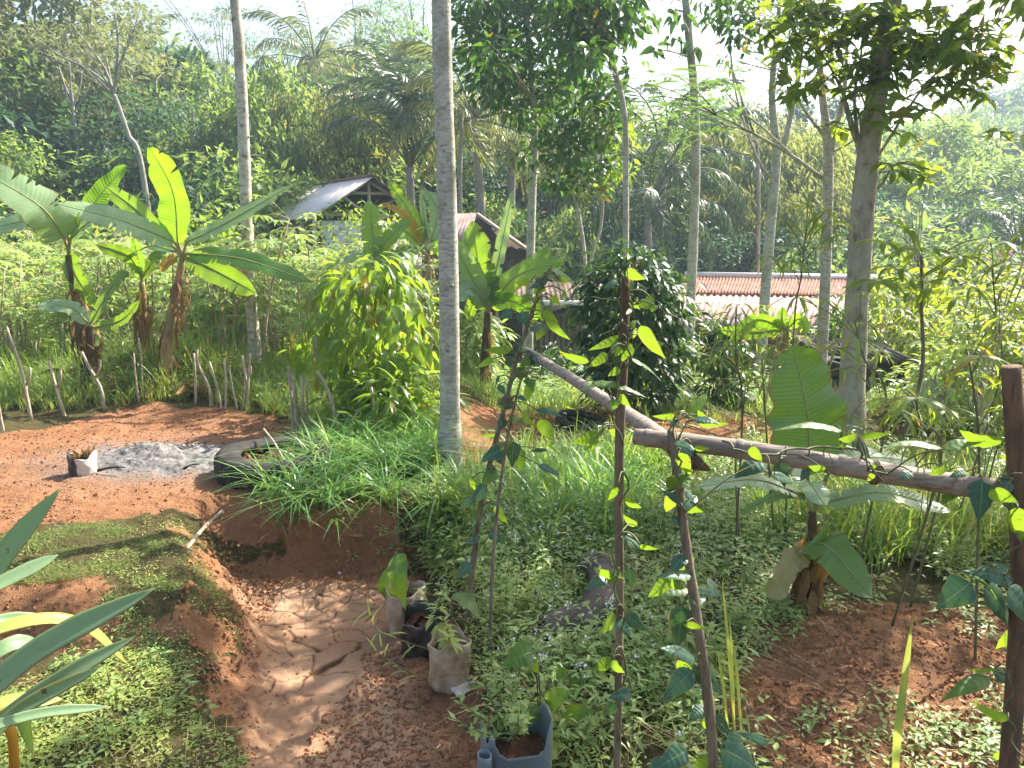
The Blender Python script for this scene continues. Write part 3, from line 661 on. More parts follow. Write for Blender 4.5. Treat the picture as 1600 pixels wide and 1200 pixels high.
# loose stakes round the clearing: (base px, py, tips..., thickness px)
STK = [([(5, 672), (-8, 600)], 7, 'short stake at the far left edge of the clearing'),
 ([(50, 658), (42, 620), (36, 585), (10, 510)], 8, 'long bent twiggy stake left of the two straight stakes'),
 ([(102, 650), (88, 608), (76, 562)], 8, 'straight stake leaning left on the clearing edge, left of the forked stake'),
 ([(163, 640), (158, 608), (140, 575), (128, 550)], 8, 'kinked forked stake in front of the banana mound'),
 ([(218, 630), (212, 590), (209, 552)], 5, 'thin upright stake in front of the banana mound'),
 ([(221, 618), (221, 560), (216, 528)], 5, 'taller upright stake beside the thin one before the banana mound'),
 ([(305, 632), (305, 590), (303, 552)], 6, 'upright stake right of the banana mound'),
 ([(328, 635), (328, 610), (310, 570), (308, 545)], 7, 'crooked stake right of the banana mound'),
 ([(347, 640), (338, 600), (327, 565)], 6, 'leaning stake behind the clearing before the pale left trunk'),
 ([(352, 640), (353, 600), (350, 560)], 6, 'upright stake left of the pale left trunk'),
 ([(372, 640), (362, 600), (358, 570)], 5, 'thin leaning stake left of the pale left trunk'),
 ([(378, 640), (384, 600), (378, 555)], 7, 'forked stake right beside the pale left trunk'),
 ([(385, 640), (388, 590), (391, 552)], 6, 'tall stake touching the pale left trunk in view'),
 ([(458, 672), (455, 620), (450, 572)], 8, 'stake in the bundle right of the clearing, leftmost'),
 ([(466, 675), (462, 630), (457, 585)], 9, 'stake in the bundle right of the clearing, second from its left'),
 ([(474, 678), (473, 620), (470, 585)], 8, 'stake in the bundle right of the clearing, second from its right'),
 ([(482, 675), (480, 630), (478, 590)], 7, 'stake in the bundle right of the clearing, rightmost'),
 ([(524, 690), (522, 640), (508, 600), (495, 580)], 9, 'grey crooked stake in the grass left of the yellow green shrub stem'),
 ([(590, 700), (586, 650), (580, 605)], 9, 'thick grey stake in the grass below the yellow green shrub'),
 ([(560, 700), (552, 660), (562, 640)], 7, 'short bent stake in the grass behind the grassy bank')]
for pts, w, lab in STK:
    b = ground(*pts[0]); Y = b[1]; P = [b-[0, 0, .05]]+[at(x, y, Y+.05*i) for i, (x, y) in enumerate(pts[1:])]
    mb = MB(); r = w/F_PX*Y/2*.75; Q = spline(P, 9); addtube(mb, Q, np.linspace(r, r*.7, 9), 7, noise=.12, seed=len(lab))
    if 'fork' in lab or 'twiggy' in lab:
        addtube(mb, [Q[4], Q[4]+[.06, 0, .12], Q[4]+[.07, 0, .2]], r*.6, 6)
    tag(mb.build('stake', M['stick']), lab, 'stake', 'sticks pushed into the ground round the clearing')
# ================================================================== FENCE
def pole(name, pts, radii, mat, label, cat='pole', n=24, noise_=.06, nodes=0, k=12, seed=1):
    P = spline(pts, n); R = np.interp(np.linspace(0, 1, n), np.linspace(0, 1, len(radii)), radii)
    mb = MB(); addtube(mb, P, R, k, noise=noise_, seed=seed)
    o = mb.build(name, mat); tag(o, label, cat)
    if nodes:
        for i in nodes:
            q = MB(); j = min(int(i*(n-1)), n-2); d = nrm(P[j+1]-P[j]); Q = [P[j]-d*.012, P[j]-d*.005, P[j]+d*.005, P[j]+d*.012]
            addtube(q, Q, [R[j]*1.0, R[j]*1.10, R[j]*1.10, R[j]*1.0], 12, cap=False); q.build('node_ring', mat, o)
    return o
ra = [at(822, 548, 4.3), at(900, 596, 3.5), at(1000, 660, 2.72), at(1072, 712, 2.38)]
o = pole('bamboo_rail', ra, [.022, .025, .029, .03], M['bamboo'], 'thinner bamboo rail sloping down from the bean poles to the leaning post', 'fence rail', nodes=(.12, .55))
q = MB(); V, F, L = tube(spline([at(1062, 706, 2.42), at(1085, 722, 2.36), at(1110, 735, 2.33)], 8), np.array([.03, .03, .028, .025, .022, .017, .01, .003]), 10, noise=.2); q.add(V, F, 0, L); q.build('broken_end', M['poleR'], o)
rb = [at(992, 682, 2.46), at(1060, 690, 2.40), at(1200, 708, 2.32), at(1400, 742, 2.22), at(1600, 772, 2.14), at(1780, 792, 2.08)]
pole('bamboo_rail', rb, [.027, .030, .031, .032, .032, .031], M['bamboo'], 'thick bamboo rail running from the leaning post to the right edge', 'fence rail', nodes=(.1, .36, .52, .72), n=30)
def dn(px, py, Y): 
    p_ = at(px, py, Y); p_[2] = float(H(p_[0], p_[1]))-.1; return p_
p1 = [dn(965, 1200, 2.5), at(968, 1000, 2.5), at(967, 760, 2.5), at(970, 620, 2.5)]
o = pole('fence_pole', p1, [.013, .014, .015, .017], M['poleD'], 'tall thin upright pole with bean vine, crossing the sloping rail', 'fence pole')
q = MB(); addtube(q, spline([at(970, 620, 2.5), at(975, 520, 2.5), at(978, 432, 2.5)], 12), np.linspace(.019, .013, 12), 12, noise=.06); q.build('peeling_top', M['poleR'], o)
p2 = [dn(1140, 1290, 2.22), at(1112, 1150, 2.24), at(1088, 960, 2.28), at(1068, 820, 2.31), at(1050, 672, 2.34)]
pole('fence_pole', p2, [.018, .017, .016, .014, .015], M['poleD'], 'leaning brown pole holding up the joint of the two bamboo rails', 'fence pole')
p3 = [dn(1593, 1200, 2.12), at(1592, 1000, 2.12), at(1590, 760, 2.12), at(1580, 573, 2.12)]
pole('fence_post', p3, [.027, .028, .026, .026], M['poleR'], 'thick dark brown post at the right edge of the photo', 'fence post')
p4 = [dn(722, 930, 4.15), at(752, 790, 4.15), at(785, 650, 4.15), at(812, 545, 4.2), at(850, 440, 4.25), at(862, 415, 4.25)]
pole('bean_pole', p4, [.018, .016, .014, .012, .009, .006], M['poleD'], 'leaning bean pole at the upper end of the sloping rail', 'bean pole')
p5 = [dn(765, 990, 3.9), at(770, 880, 3.9), at(790, 700, 4.0), at(822, 560, 4.2)]
pole('bean_pole', p5, [.009, .009, .008, .006], M['poleD'], 'thinner second bean pole just right of the leaning one', 'bean pole')
pole('bean_pole', [ground(1162, 895)-[0, 0, .05], at(1152, 800, 5.2), at(1148, 700, 5.2)], [.008, .007, .005], M['poleD'], 'thin dark stake in the grass left of the front banana', 'bean pole')
def tie(px, py, Y, rad, label, ax=(1, 0, 0)):
    c = at(px, py, Y); ax = nrm(np.array(ax, float)); u = nrm(np.cross(ax, [0, 0, 1.])); v = np.cross(ax, u); mb = MB()
    th = np.linspace(0, 6*PI, 50); P = c+np.outer(np.cos(th)*rad, u)+np.outer(np.sin(th)*rad, v)+np.outer(.006*(th/(PI*2)-1.5), ax)
    addtube(mb, P, .0022, 5); tag(mb.build('string_tie', M['string']), label, 'string tie')
tie(1366, 738, 2.235, .035, 'dark string wound round the thick bamboo rail at its middle')
tie(1054, 696, 2.385, .036, 'string lashing at the top of the leaning pole', (1, .2, -.2))
# ================================================================== HOUSES
def quad(mb, a, b, c, d, m=0, th=.04, wav=0, amp=.02, rows=1, tilerow=0):
    """sheet a-b-c-d (a->b along the eave), corrugated along a->b"""
    a, b, c, d = map(lambda v: np.asarray(v, float), (a, b, c, d))
    nu = max(2, wav*6+1) if wav else 2; nv = max(2, rows+1) if not tilerow else tilerow*3+1
    u = np.linspace(0, 1, nu)[None, :, None]; v = np.linspace(0, 1, nv)[:, None, None]
    P = (a*(1-u)+b*u)*(1-v)+(d*(1-u)+c*u)*v; N = nrm(np.cross(b-a, d-a))
    h = 0*u[..., 0]+0*v[..., 0]
    if wav: h = h+amp*np.sin(u[..., 0]*wav*2*PI)
    if tilerow: h = h+amp*1.2*((v[..., 0]*tilerow*(1-1e-9)) % 1) + amp*.4*np.random.default_rng(4).normal(0, 1, (nv, 1))
    P = P+N*h[..., None]; n1 = P.shape[0]*P.shape[1]; W = np.concatenate([P.reshape(-1, 3), (P-N*th).reshape(-1, 3)])
    i = np.arange(nv-1)[:, None]*nu; j = np.arange(nu-1)[None]; F = np.stack([i+j, i+j+1, i+nu+j+1, i+nu+j], -1).reshape(-1, 4)
    E = []
    for q in range(nu-1): E += [[q, n1+q, n1+q+1, q+1], [n1-nu+q, n1-nu+q+1, 2*n1-nu+q+1, 2*n1-nu+q]]
    for q in range(nv-1): E += [[q*nu, (q+1)*nu, n1+(q+1)*nu, n1+q*nu], [q*nu+nu-1, n1+q*nu+nu-1, n1+(q+1)*nu+nu-1, (q+1)*nu+nu-1]]
    mb.add(W, np.vstack([F, F[:, ::-1]+n1, E]), m)
# hut with the open gable
A = at(582, 277, 22.0); Bk = at(506, 279, 26.2); lv = nrm((Bk-A)*[1, 1, 0]); wv = np.array([-lv[1], lv[0], 0]); wv = -wv if wv[0] < 0 else wv
Bk = A+lv*np.linalg.norm((Bk-A)[:2])*1.3; dz = np.array([0, 0, 1.0]); LN = np.linalg.norm((Bk-A)[:2])
t = thing('timber_hut', 'timber hut with weathered zinc gable roof and open truss', 'hut', None, (0, 0, 0))
el = A-wv*1.75-dz*1.12; er = A+wv*2.0-dz*1.22
mb = MB(); quad(mb, el, el+lv*LN, Bk, A, wav=34, amp=.014, th=.02); mb.build('roof', M['zinc'], t)
mb = MB(); quad(mb, A+dz*.01, Bk+dz*.01, er+lv*LN, er, wav=34, amp=.014, th=.02); mb.build('roof', M['rust'], t)
mb = MB(); addtube(mb, [A-lv*.05+dz*.05, Bk+dz*.05], .05, 6); mb.build('ridge_cap', M['rust'], t)
ins = lv*.35
def beam(mb, a, b, s=.045): addtube(mb, [a, b], s, 4)
mb = MB(); c0 = A+ins-dz*.08
beam(mb, c0, c0-dz*.95, .05); beam(mb, c0-wv*1.35-dz*.9, c0+wv*1.5-dz*.95, .05); beam(mb, c0-dz*.95, c0-wv*.75-dz*.42); beam(mb, c0-dz*.95, c0+wv*.8-dz*.45); beam(mb, c0-wv*1.7-dz*1.05, c0, .04); beam(mb, c0+wv*1.9-dz*1.1, c0, .04)
beam(mb, c0-wv*.55-dz*.33, c0+wv*.55-dz*.33); mb.build('truss', M['woodL'], t)
gz = float(H(A[0], A[1]))-.3; hz = A[2]-1.15
def wall(mb, a, b, z0, z1, th=.1, m=0):
    a = np.array([a[0], a[1]]); b = np.array([b[0], b[1]]); d = b-a; box(mb, [*(a+b)/2, (z0+z1)/2], [np.linalg.norm(d), th, z1-z0], m, math.atan2(d[1], d[0]))
fl = A+ins-wv*1.45; fr = A+ins+wv*1.6; bl = Bk-lv*.3-wv*1.45; br = Bk-lv*.3+wv*1.6
mb = MB(); wall(mb, fl+wv*.1, fr-wv*.1, gz, hz+.0); wall(mb, bl+wv*.1, br-wv*.1, gz, hz); mb.build('wall', M['wallW'], t)
mb = MB(); wall(mb, fl+lv*.1, bl-lv*.1, gz, hz-.02); wall(mb, fr+lv*.1, br-lv*.1, gz, hz-.05); mb.build('plank_wall', M['wood'], t)
mb = MB(); wall(mb, fl+lv*1.6-wv*.07, fl+lv*2.7-wv*.07, gz+1.3, hz-.2, .04); mb.build('window', M['wallD'], t)
mb = MB(); 
for q in (0, 1.3, 2.9, LN-.3): beam(mb, np.array([*(el+lv*q+wv*.1)[:2], gz]), np.array([*(el+lv*q+wv*.1)[:2], el[2]-.02]), .05)
mb.build('post', M['woodL'], t)
# second house behind
t = thing('small_house', 'small house with pinkish zinc roof and red brown right slope behind the bananas', 'house', None, (0, 0, 0))
Y = 23.; r0 = at(640, 337, Y+1.5); r1 = at(745, 334, Y); r2 = at(838, 400, Y-.5); zb = float(H(r1[0], r1[1]))-.5
mb = MB(); quad(mb, r1+[-.3, -1.6, -1.1], r0+[-.3, -1.6, -1.1], r0, r1, wav=20, amp=.007, th=.02); mb.build('roof', M['zincP'], t)
mb = MB(); quad(mb, r2+[0, 1.6, 0], r2, r1+[0, 0, 0], r1+[0, 1.8, .0], wav=12, amp=.02, th=.03); mb.build('roof', M['rust'], t)
mb = MB(); beam(mb, r1+[0, -.06, .0], r2+[0, -.06, 0], .05); mb.build('verge_board', M['woodL'], t)
mb = MB(); V = [r1+[-2.2, 1.0, -1.2], r1+[0, 1.0, -.1], r2+[-.1, 1.0, 0], [r2[0]-.1, r2[1]+1.0, zb], [r1[0]-2.2, r1[1]+1.0, zb]]
W = np.array(V+[np.asarray(v)+[0, .1, 0] for v in V]); mb.add(W, (np.array([[0, 1, 2], [7, 6, 5]]), np.array([[0, 2, 3, 4], [9, 8, 7, 5], [0, 5, 6, 1], [1, 6, 7, 2], [2, 7, 8, 3]]))); mb.build('wall', M['wood'], t)
# long low building
t = thing('long_shed', 'long low plank building with pale eave behind the bean poles', 'shed', None, (0, 0, 0))
Y = 19.; a = at(770, 471, Y); b = at(925, 471, Y); zg = float(H(b[0], b[1]))-.4
mb = MB(); quad(mb, a+[-.4, 0, 0], b+[.4, 0, .0], b+[.4, 2.4, .3], a+[-.4, 2.4, .3], wav=26, amp=.015, th=.02); mb.build('roof', M['wood'], t)
mb = MB(); box(mb, (a+b)/2+[0, -.04, -.03], [b[0]-a[0]+.7, .05, .12]); mb.build('fascia', M['wallW'], t)
mb = MB(); wall(mb, a+[0, .6, 0], b+[0, .6, 0], zg, a[2]-.02); wall(mb, b+[.0, .7, 0], b+[.0, 2.4, 0], zg, a[2]); wall(mb, a+[0, .7, 0], a+[0, 2.4, 0], zg, a[2]); mb.build('wall', M['wallD'], t)
x0 = a[0]+.9
for q in range(11): mb = MB() if q == 0 else mb; box(mb, [x0+.14*q, Y+.3, zg+.45+(a[2]-zg-.25)*.35], [.11, .03, (a[2]-zg-.2)*.85])
box(mb, [x0+.7, Y+.25, a[2]-.35], [1.7, .03, .05]); mb.build('slat_panel', M['wood'], t)
mb = MB(); 
for x in (a[0]+.1, a[0]+.75, b[0]-.05): beam(mb, np.array([x, Y+.1, zg]), np.array([x, Y+.1, a[2]-.03]), .04)
mb.build('post', M['woodL'], t)
# big house with clay tiles and the zinc lean-to
t = thing('tiled_house', 'long house with clay tile ridge and pinkish zinc lean-to roof', 'house', None, (0, 0, 0))
k0 = at(1070, 432, 20.5); k1 = at(1370, 437, 20.0); e0 = at(1060, 457, 19.1); e1 = at(1360, 462, 18.6); l0 = at(1040, 506, 16.4); l1 = at(1345, 517, 15.9)
mb = MB(); quad(mb, e0, e1, k1, k0, wav=58, amp=.022, th=.04, tilerow=6); mb.build('tile_roof', M['tile'], t)
mb = MB(); quad(mb, k0+[0, 1.5, -.7], k1+[0, 1.5, -.7], k1+[0, .01, 0], k0+[0, .01, 0], wav=10, amp=.02, th=.04); mb.build('back_roof', M['tile'], t)
mb = MB(); addtube(mb, [k0+dz*.04, k1+dz*.04], .085, 8); mb.build('ridge_cap', M['zinc'], t)
mb = MB(); quad(mb, l0, l1, e1-dz*.05, e0-dz*.05, wav=30, amp=.022, th=.02); mb.build('lean_to_roof', M['zincP'], t)
zg = float(H(4.5, 16))-.4
mb = MB(); wall(mb, l0+[.4, .8, 0], l1+[-.3, .8, 0], zg, l0[2]-.05); wall(mb, l1+[-.3, .9, 0], e1+[-.3, 1.2, 0], zg, l0[2]+.0); mb.build('wall', M['wallB'], t)
mb = MB(); 
for x in np.linspace(l0[0]+.3, l1[0]-.2, 5): beam(mb, np.array([x, l1[1]+.25, zg]), np.array([x, l1[1]+.25, min(l0[2], l1[2])-.05]), .05)
mb.build('post', M['wood'], t)
mb = MB(); box(mb, [(l0[0]+l1[0])/2+.9, l0[1]+.72, zg+.95], [.9, .04, 1.7]); mb.build('door', M['wallD'], t)
# far red roof at the right edge
t = thing('red_roof_house', 'distant house with bright red roof at the right edge', 'house', None, (0, 0, 0))
a = at(1548, 418, 30); b = at(1680, 420, 30); mb = MB(); quad(mb, a, b, b+[0, 2, .7], a+[0, 2, .7], wav=20, amp=.02, th=.04); mb.build('roof', M['tileR'], t)
zg = float(H(a[0]+2, 31))-.4; mb = MB(); wall(mb, a+[.3, .4, 0], b+[-.3, .4, 0], zg, a[2]-.03); wall(mb, a+[.3, .5, 0], a+[.3, 2, 0], zg, a[2]); mb.build('wall', M['wallD'], t)
mb = MB(); wall(mb, a+[1.0, .33, 0], a+[1.9, .33, 0], a[2]-1.6, a[2]-.5, .03); mb.build('window', M['wood'], t)
# open dark shed with wood behind the thick trunk
t = thing('open_shed', 'low dark open shed with timber posts behind the thick trunk', 'shed', None, (0, 0, 0))
a = at(1300, 562, 12.2); b = at(1440, 566, 12.0); zg = float(H(a[0]+.8, 12.5))-.3
mb = MB(); quad(mb, a, b, b+[0, 1.9, .12], a+[0, 1.9, .12], wav=12, amp=.02, th=.02); mb.build('roof', M['wallD'], t)
mb = MB(); wall(mb, a+[.05, 1.6, 0], b+[-.05, 1.6, 0], zg, a[2]+.1); wall(mb, b+[-.08, .3, 0], b+[-.08, 1.5, 0], zg, a[2]); mb.build('wall', M['wallD'], t)
mb = MB()
for x in (a[0]+.08, (a[0]+b[0])/2, b[0]-.08): beam(mb, np.array([x, 12.25, zg]), np.array([x, 12.25, a[2]-.02]), .045)
mb.build('post', M['wood'], t)
mb = MB(); beam(mb, a+[0, .05, -.5], b+[0, .05, -.55], .03); beam(mb, a+[0, .05, -.75], b+[0, .05, -.75], .03); mb.build('rail', M['woodL'], t)
# water drum / tarp heap at right
g = on(6.15, 10.9); t = thing('covered_heap', 'blue grey tarp covered heap beyond the fence on the right', 'tarp heap', None, g)
n = 30; K = 10; a_ = np.arange(n)*2*PI/n; V = []
for q in range(K):
    r = 1-q/(K-1)*.97; V.append(np.stack([.62*r**.7*np.cos(a_)*(1+.08*np.sin(a_*5)), .45*r**.7*np.sin(a_), .5*(q/(K-1))**.6+.03*np.sin(a_*4+q)], -1))
mb = MB(); i = np.arange(K-1)[:, None]*n; j = np.arange(n)[None]; j2 = (j+1) % n; mb.add(np.concatenate(V), np.stack([i+j, i+j2, i+n+j2, i+n+j], -1).reshape(-1, 4)); mb.build('tarp', M['tarp'], t)
# ================================================================== BANANAS
NF = np.array([-.25, -1, .15]); NU = np.array([0, -.35, 1.]); NB = np.array([-.45, -1, -.15]); NS = np.array([.15, -.75, .65])
NH = {'F': NF, 'U': NU, 'B': NB, 'S': NS, 'H': np.array([.28, -.85, .3]), 'G': np.array([.2, .1, 1.])}
def banana(label, Y, stem, srad, leaves, stemmat='pstem', group=None, dead=0, prof='banana', seed=0, base=None):
    r_ = np.random.default_rng(seed); pts = [at(x, y, Y) for x, y in stem]; b = pts[0].copy()
    gz = float(H(b[0], b[1])); pts[0][2] = min(pts[0][2], gz)-.05 if base is None else pts[0][2]
    O = pts[0]; t = thing('banana_plant', label, 'banana plant', group, O)
    mb = MB(); P = spline(pts, 14)-O; R = np.interp(np.linspace(0, 1, 14), np.linspace(0, 1, len(srad)), srad); addtube(mb, P, R, 12, noise=.1, seed=seed); mb.build('stem', M[stemmat], t)
    top = P[-1]
    if dead:
        mb = MB()
        for k in range(dead):
            q = P[int(2+r_.random()*10)]; a = r_.random()*2*PI; d = np.array([math.cos(a), math.sin(a), 0]); L = .2+.25*r_.random(); rr = R[5]
            V, F, Lc = blade([q+d*rr*.9+[0, 0, .03], q+d*(rr*1.5)+[0, 0, -.3*L], q+d*rr*1.25+[0, 0, -L]], .03+.05*r_.random(), d+r_.normal(0,.4,3), 'torn', 8, 1, .5, .45, k); mb.add(V, F, 0, Lc)
        mb.build('dry_sheath', M['dry'], t)
    for k, lf in enumerate(leaves):
        pp, w, nh, mat = lf[:4]; dy = lf[4] if len(lf) > 4 else (-1)**k*.12
        n = len(pp); Q = [at(x, y, Y+dy*i/(n-1)) for i, (x, y) in enumerate(pp)]; W = w/F_PX*Y
        Q = np.array(Q)-O; nn = NH[nh]
        V, F, Lc = blade(Q, W, nn, 'banana' if len(lf) < 6 else lf[5], 64, 4, .22 if nh in 'FB' else .12, .055, seed*7+k, .12, int(r_.integers(4, 15)) if mat != 'bananaN' and nh != 'H' else (4 if nh != 'H' else 1))
        mb = MB(); mb.add(V, F, 0, Lc); lo = mb.build('leaf', M[mat], t)
        S_ = spline(Q, 12); mb = MB(); st = [top, top*.35+S_[0]*.65+np.array([0, 0, .012])]
        C = np.vstack([spline(np.vstack([st, S_[0][None]]), 6)[:-1], S_]) if np.linalg.norm(top-S_[0]) > .02 else S_
        nrm_off = nrm(np.cross(np.cross(nrm(np.gradient(C, axis=0)), nn), nrm(np.gradient(C, axis=0))))*-.0
        addtube(mb, C, np.linspace(.012, .002, len(C))*(Y/6)**.4*1.2, 6); mb.build('midrib', M['pstemG'], lo)
    return t
GB = None
banana('banana plant in the clump with one huge upright glowing leaf, rightmost of the clump', 9.2, [(258, 585), (262, 530), (273, 470), (286, 402)], [.085, .065, .05, .035], [
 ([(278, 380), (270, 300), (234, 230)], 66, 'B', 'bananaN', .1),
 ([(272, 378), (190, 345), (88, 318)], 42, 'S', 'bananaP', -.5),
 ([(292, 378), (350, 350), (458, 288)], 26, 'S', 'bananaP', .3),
 ([(296, 396), (380, 405), (486, 440)], 34, 'S', 'banana', -.4),
 ([(292, 402), (340, 425), (400, 458)], 42, 'F', 'banana', -.2),
 ([(268, 384), (215, 330), (165, 292)], 34, 'F', 'banana', .4),
 ([(270, 392), (238, 385), (200, 398)], 26, 'U', 'banana', .4),
 ([(276, 402), (262, 410), (252, 425)], 18, 'F', 'dryY', -.1)], dead=14, seed=1)
banana('slimmer middle banana plant of the clump, brown dry sheaths hanging', 9.6, [(226, 560), (224, 500), (222, 440)], [.08, .06, .03], [
 ([(218, 428), (200, 400), (150, 382)], 24, 'F', 'banana', -.2), ([(222, 430), (215, 400), (208, 372)], 34, 'B', 'bananaN', .2),
 ([(222, 435), (245, 400), (262, 384)], 22, 'B', 'banana', .2)], dead=22, seed=2)
banana('left banana plant of the clump with a big shiny pale leaf reaching the photo edge', 9.5, [(140, 560), (125, 480), (108, 398)], [.12, .08, .04], [
 ([(100, 372), (60, 320), (-60, 250)], 66, 'S', 'bananaP', -.5), ([(98, 365), (50, 345), (-40, 362)], 42, 'S', 'bananaP', .2),
 ([(112, 368), (145, 320), (196, 258)], 44, 'B', 'bananaN', .4), ([(108, 395), (118, 430), (150, 480)], 34, 'F', 'banana', -.1),
 ([(108, 372), (90, 350), (75, 335)], 22, 'F', 'banana', .3), ([(112, 372), (135, 350), (150, 345)], 36, 'S', 'bananaP', -.3)], stemmat='pstemD', dead=16, seed=3)
banana('small banana sucker low in the clump with torn leaves', 9.1, [(135, 570), (142, 530), (140, 510)], [.07, .05, .03], [
 ([(138, 505), (110, 480), (55, 478)], 26, 'S', 'bananaP', -.1), ([(142, 505), (180, 440), (202, 425)], 20, 'F', 'banana', .1),
 ([(148, 512), (190, 500), (218, 470)], 18, 'F', 'banana', -.1)], stemmat='pstemD', dead=10, seed=4)
banana('banana plant with a dark stem right behind the tall pale trunk', 11.2, [(757, 605), (758, 560), (763, 488)], [.075, .065, .055], [
 ([(764, 478), (750, 430), (738, 345)], 58, 'F', 'banana', .1), ([(764, 480), (780, 400), (802, 296)], 22, 'B', 'bananaP', .1),
 ([(772, 470), (810, 430), (882, 408)], 40, 'S', 'banana', -.3), ([(770, 472), (800, 440), (862, 388)], 34, 'F', 'banana', .4),
 ([(756, 470), (730, 420), (706, 372)], 44, 'F', 'bananaP', -.2), ([(757, 475), (735, 450), (712, 470)], 34, 'S', 'bananaP', -.3),
 ([(768, 478), (800, 470), (850, 500)], 26, 'B', 'bananaN', -.3), ([(758, 478), (742, 470), (730, 500)], 26, 'F', 'banana', .1)], stemmat='pstemD', dead=6, seed=5)
banana('banana plant below the hut gable with one yellow dying leaf', 15, [(668, 470), (668, 430), (668, 392)], [.1, .08, .05], [
 ([(664, 378), (640, 330), (606, 282)], 24, 'F', 'banana', .2), ([(668, 375), (662, 335), (657, 300)], 12, 'B', 'bananaP', .1),
 ([(674, 375), (684, 330), (664, 296)], 26, 'S', 'bananaP', .3), ([(662, 382), (632, 335), (596, 318)], 18, 'S', 'dryY', -.4),
 ([(660, 388), (620, 395), (560, 420)], 22, 'S', 'banana', -.5), ([(660, 385), (625, 360), (590, 410)], 22, 'F', 'banana', .3),
 ([(674, 385), (700, 390), (722, 420)], 28, 'B', 'bananaN', -.3), ([(672, 380), (690, 365), (712, 362)], 24, 'S', 'banana', .3)], dead=6, seed=6)
banana('short banana plant left of the hut gable bananas with a broad upright leaf', 13.5, [(584, 470), (584, 440), (584, 408)], [.09, .07, .05], [
 ([(584, 402), (582, 360), (576, 312)], 36, 'F', 'banana', .1), ([(588, 402), (610, 370), (640, 342)], 26, 'F', 'banana', .3),
 ([(580, 404), (560, 400), (535, 420)], 26, 'S', 'bananaP', -.4), ([(590, 405), (620, 420), (655, 440)], 28, 'S', 'banana', -.3)], dead=3, seed=7)
banana('young banana plant growing between the bush and the tiled house', 9.5, [(1228, 560), (1228, 535), (1228, 512)], [.05, .04, .03], [
 ([(1226, 512), (1222, 500), (1223, 480)], 18, 'F', 'banana', 0), ([(1224, 512), (1180, 500), (1140, 535)], 22, 'B', 'bananaN', -.3),
 ([(1232, 512), (1250, 498), (1262, 520)], 20, 'B', 'bananaN', -.2), ([(1222, 515), (1170, 520), (1125, 515)], 22, 'F', 'banana', .2)], dead=2, seed=8)
banana('front banana plant on the soil bed with a tall broad upright leaf', 4.25, [(1268, 990), (1266, 930), (1266, 870), (1270, 800)], [.06, .045, .034, .022], [
 ([(1262, 745), (1262, 650), (1238, 540)], 150, 'H', 'banana', .1),
 ([(1300, 730), (1360, 715), (1435, 722)], 62, 'U', 'bananaP', .35),
 ([(1255, 775), (1180, 750), (1085, 762)], 40, 'U', 'bananaP', -.1),
 ([(1258, 772), (1262, 752), (1290, 790)], 55, 'S', 'bananaP', -.3),
 ([(1290, 785), (1380, 770), (1490, 800)], 48, 'U', 'bananaP', -.2),
 ([(1258, 848), (1295, 855), (1362, 935)], 74, 'H', 'banana', -.35),
 ([(1250, 770), (1210, 775), (1160, 800)], 30, 'U', 'banana', .1)], stemmat='pstemD', dead=16, seed=9)
# dying lower leaf of the front banana
fb = [o for o in bpy.data.objects if o.get('label', '').startswith('front banana')][0]; O = np.array(fb.location)
V, F, L = blade(np.array([at(1262, 868, 4.2), at(1235, 880, 4.1), at(1205, 935, 4.05)])-O, .15, NS, 'torn', 24, 3, .5, .16, 5, .3)
mb = MB(); mb.add(V, F, 0, L); o = mb.build('dying_leaf', M['wilt'], fb); o['label'] = 'withered pale brown drooping leaf'
# clump mound litter
mb = MB(); P = sample([(-5.6, 8.9), (-3.2, 8.9), (-3.2, 10.2), (-5.6, 10.2)], 160); P[:, 2] += .02+.1*rng.random(len(P))
scatter(mb, T_LANCE, P, rdir(len(P), -.3, .3), rdir(len(P), .2, 1), .12+.3*rng.random(len(P))); tag(mb.build('dead_banana_leaves', M['dry']), 'dead brown banana leaves piled on the mound under the banana clump', 'dead leaves', kind='stuff')
# ================================================================== LILY (left foreground)
t = thing('lily_plant', 'big strap leaved lily plant at the left edge in the foreground', 'lily', None, at(-60, 1240, 1.75)); O = np.array(t.location)
LL = [([(-60, 1120), (60, 1015), (245, 918)], 46, 'S', 'lily', 1.5), ([(-60, 1010), (0, 880), (95, 762)], 40, 'S', 'lily', 1.9), ([(-60, 940), (20, 902), (92, 866)], 28, 'S', 'lily', 1.8),
 ([(-60, 1005), (50, 970), (130, 978), (200, 1038)], 34, 'U', 'lilyY', 1.75), ([(-60, 1172), (80, 1070), (212, 994)], 32, 'S', 'lily', 1.6), ([(-60, 1150), (60, 1115), (172, 1104)], 20, 'S', 'lily', 1.45),
 ([(-60, 1105), (10, 1060), (110, 985)], 34, 'U', 'lily', 1.85), ([(-60, 1130), (20, 1100), (98, 1092)], 44, 'U', 'lilyY', 1.8), ([(-60, 1200), (30, 1110), (160, 1040)], 28, 'F', 'lily', 1.5), ([(-50, 990), (0, 970), (70, 962)], 24, 'S', 'lily', 1.95),
 ([(-60, 1230), (20, 1110), (52, 1180)], 26, 'S', 'lily', 1.9), ([(-60, 1060), (10, 1010), (60, 1000)], 30, 'S', 'lily', 1.9)]
for k, (pp, w, nh, mt, Y) in enumerate(LL):
    Q = [at(x, y, Y+.08*i) for i, (x, y) in enumerate(pp)]; V, F, L = blade(np.array(Q)-O, w/F_PX*Y, NH[nh], 'sword', 22, 3, .22, .01, k)
    mb = MB(); mb.add(V, F, 0, L); lo = mb.build('leaf', M[mt], t); md = lo.modifiers.new('s', 'SOLIDIFY'); md.thickness = .002
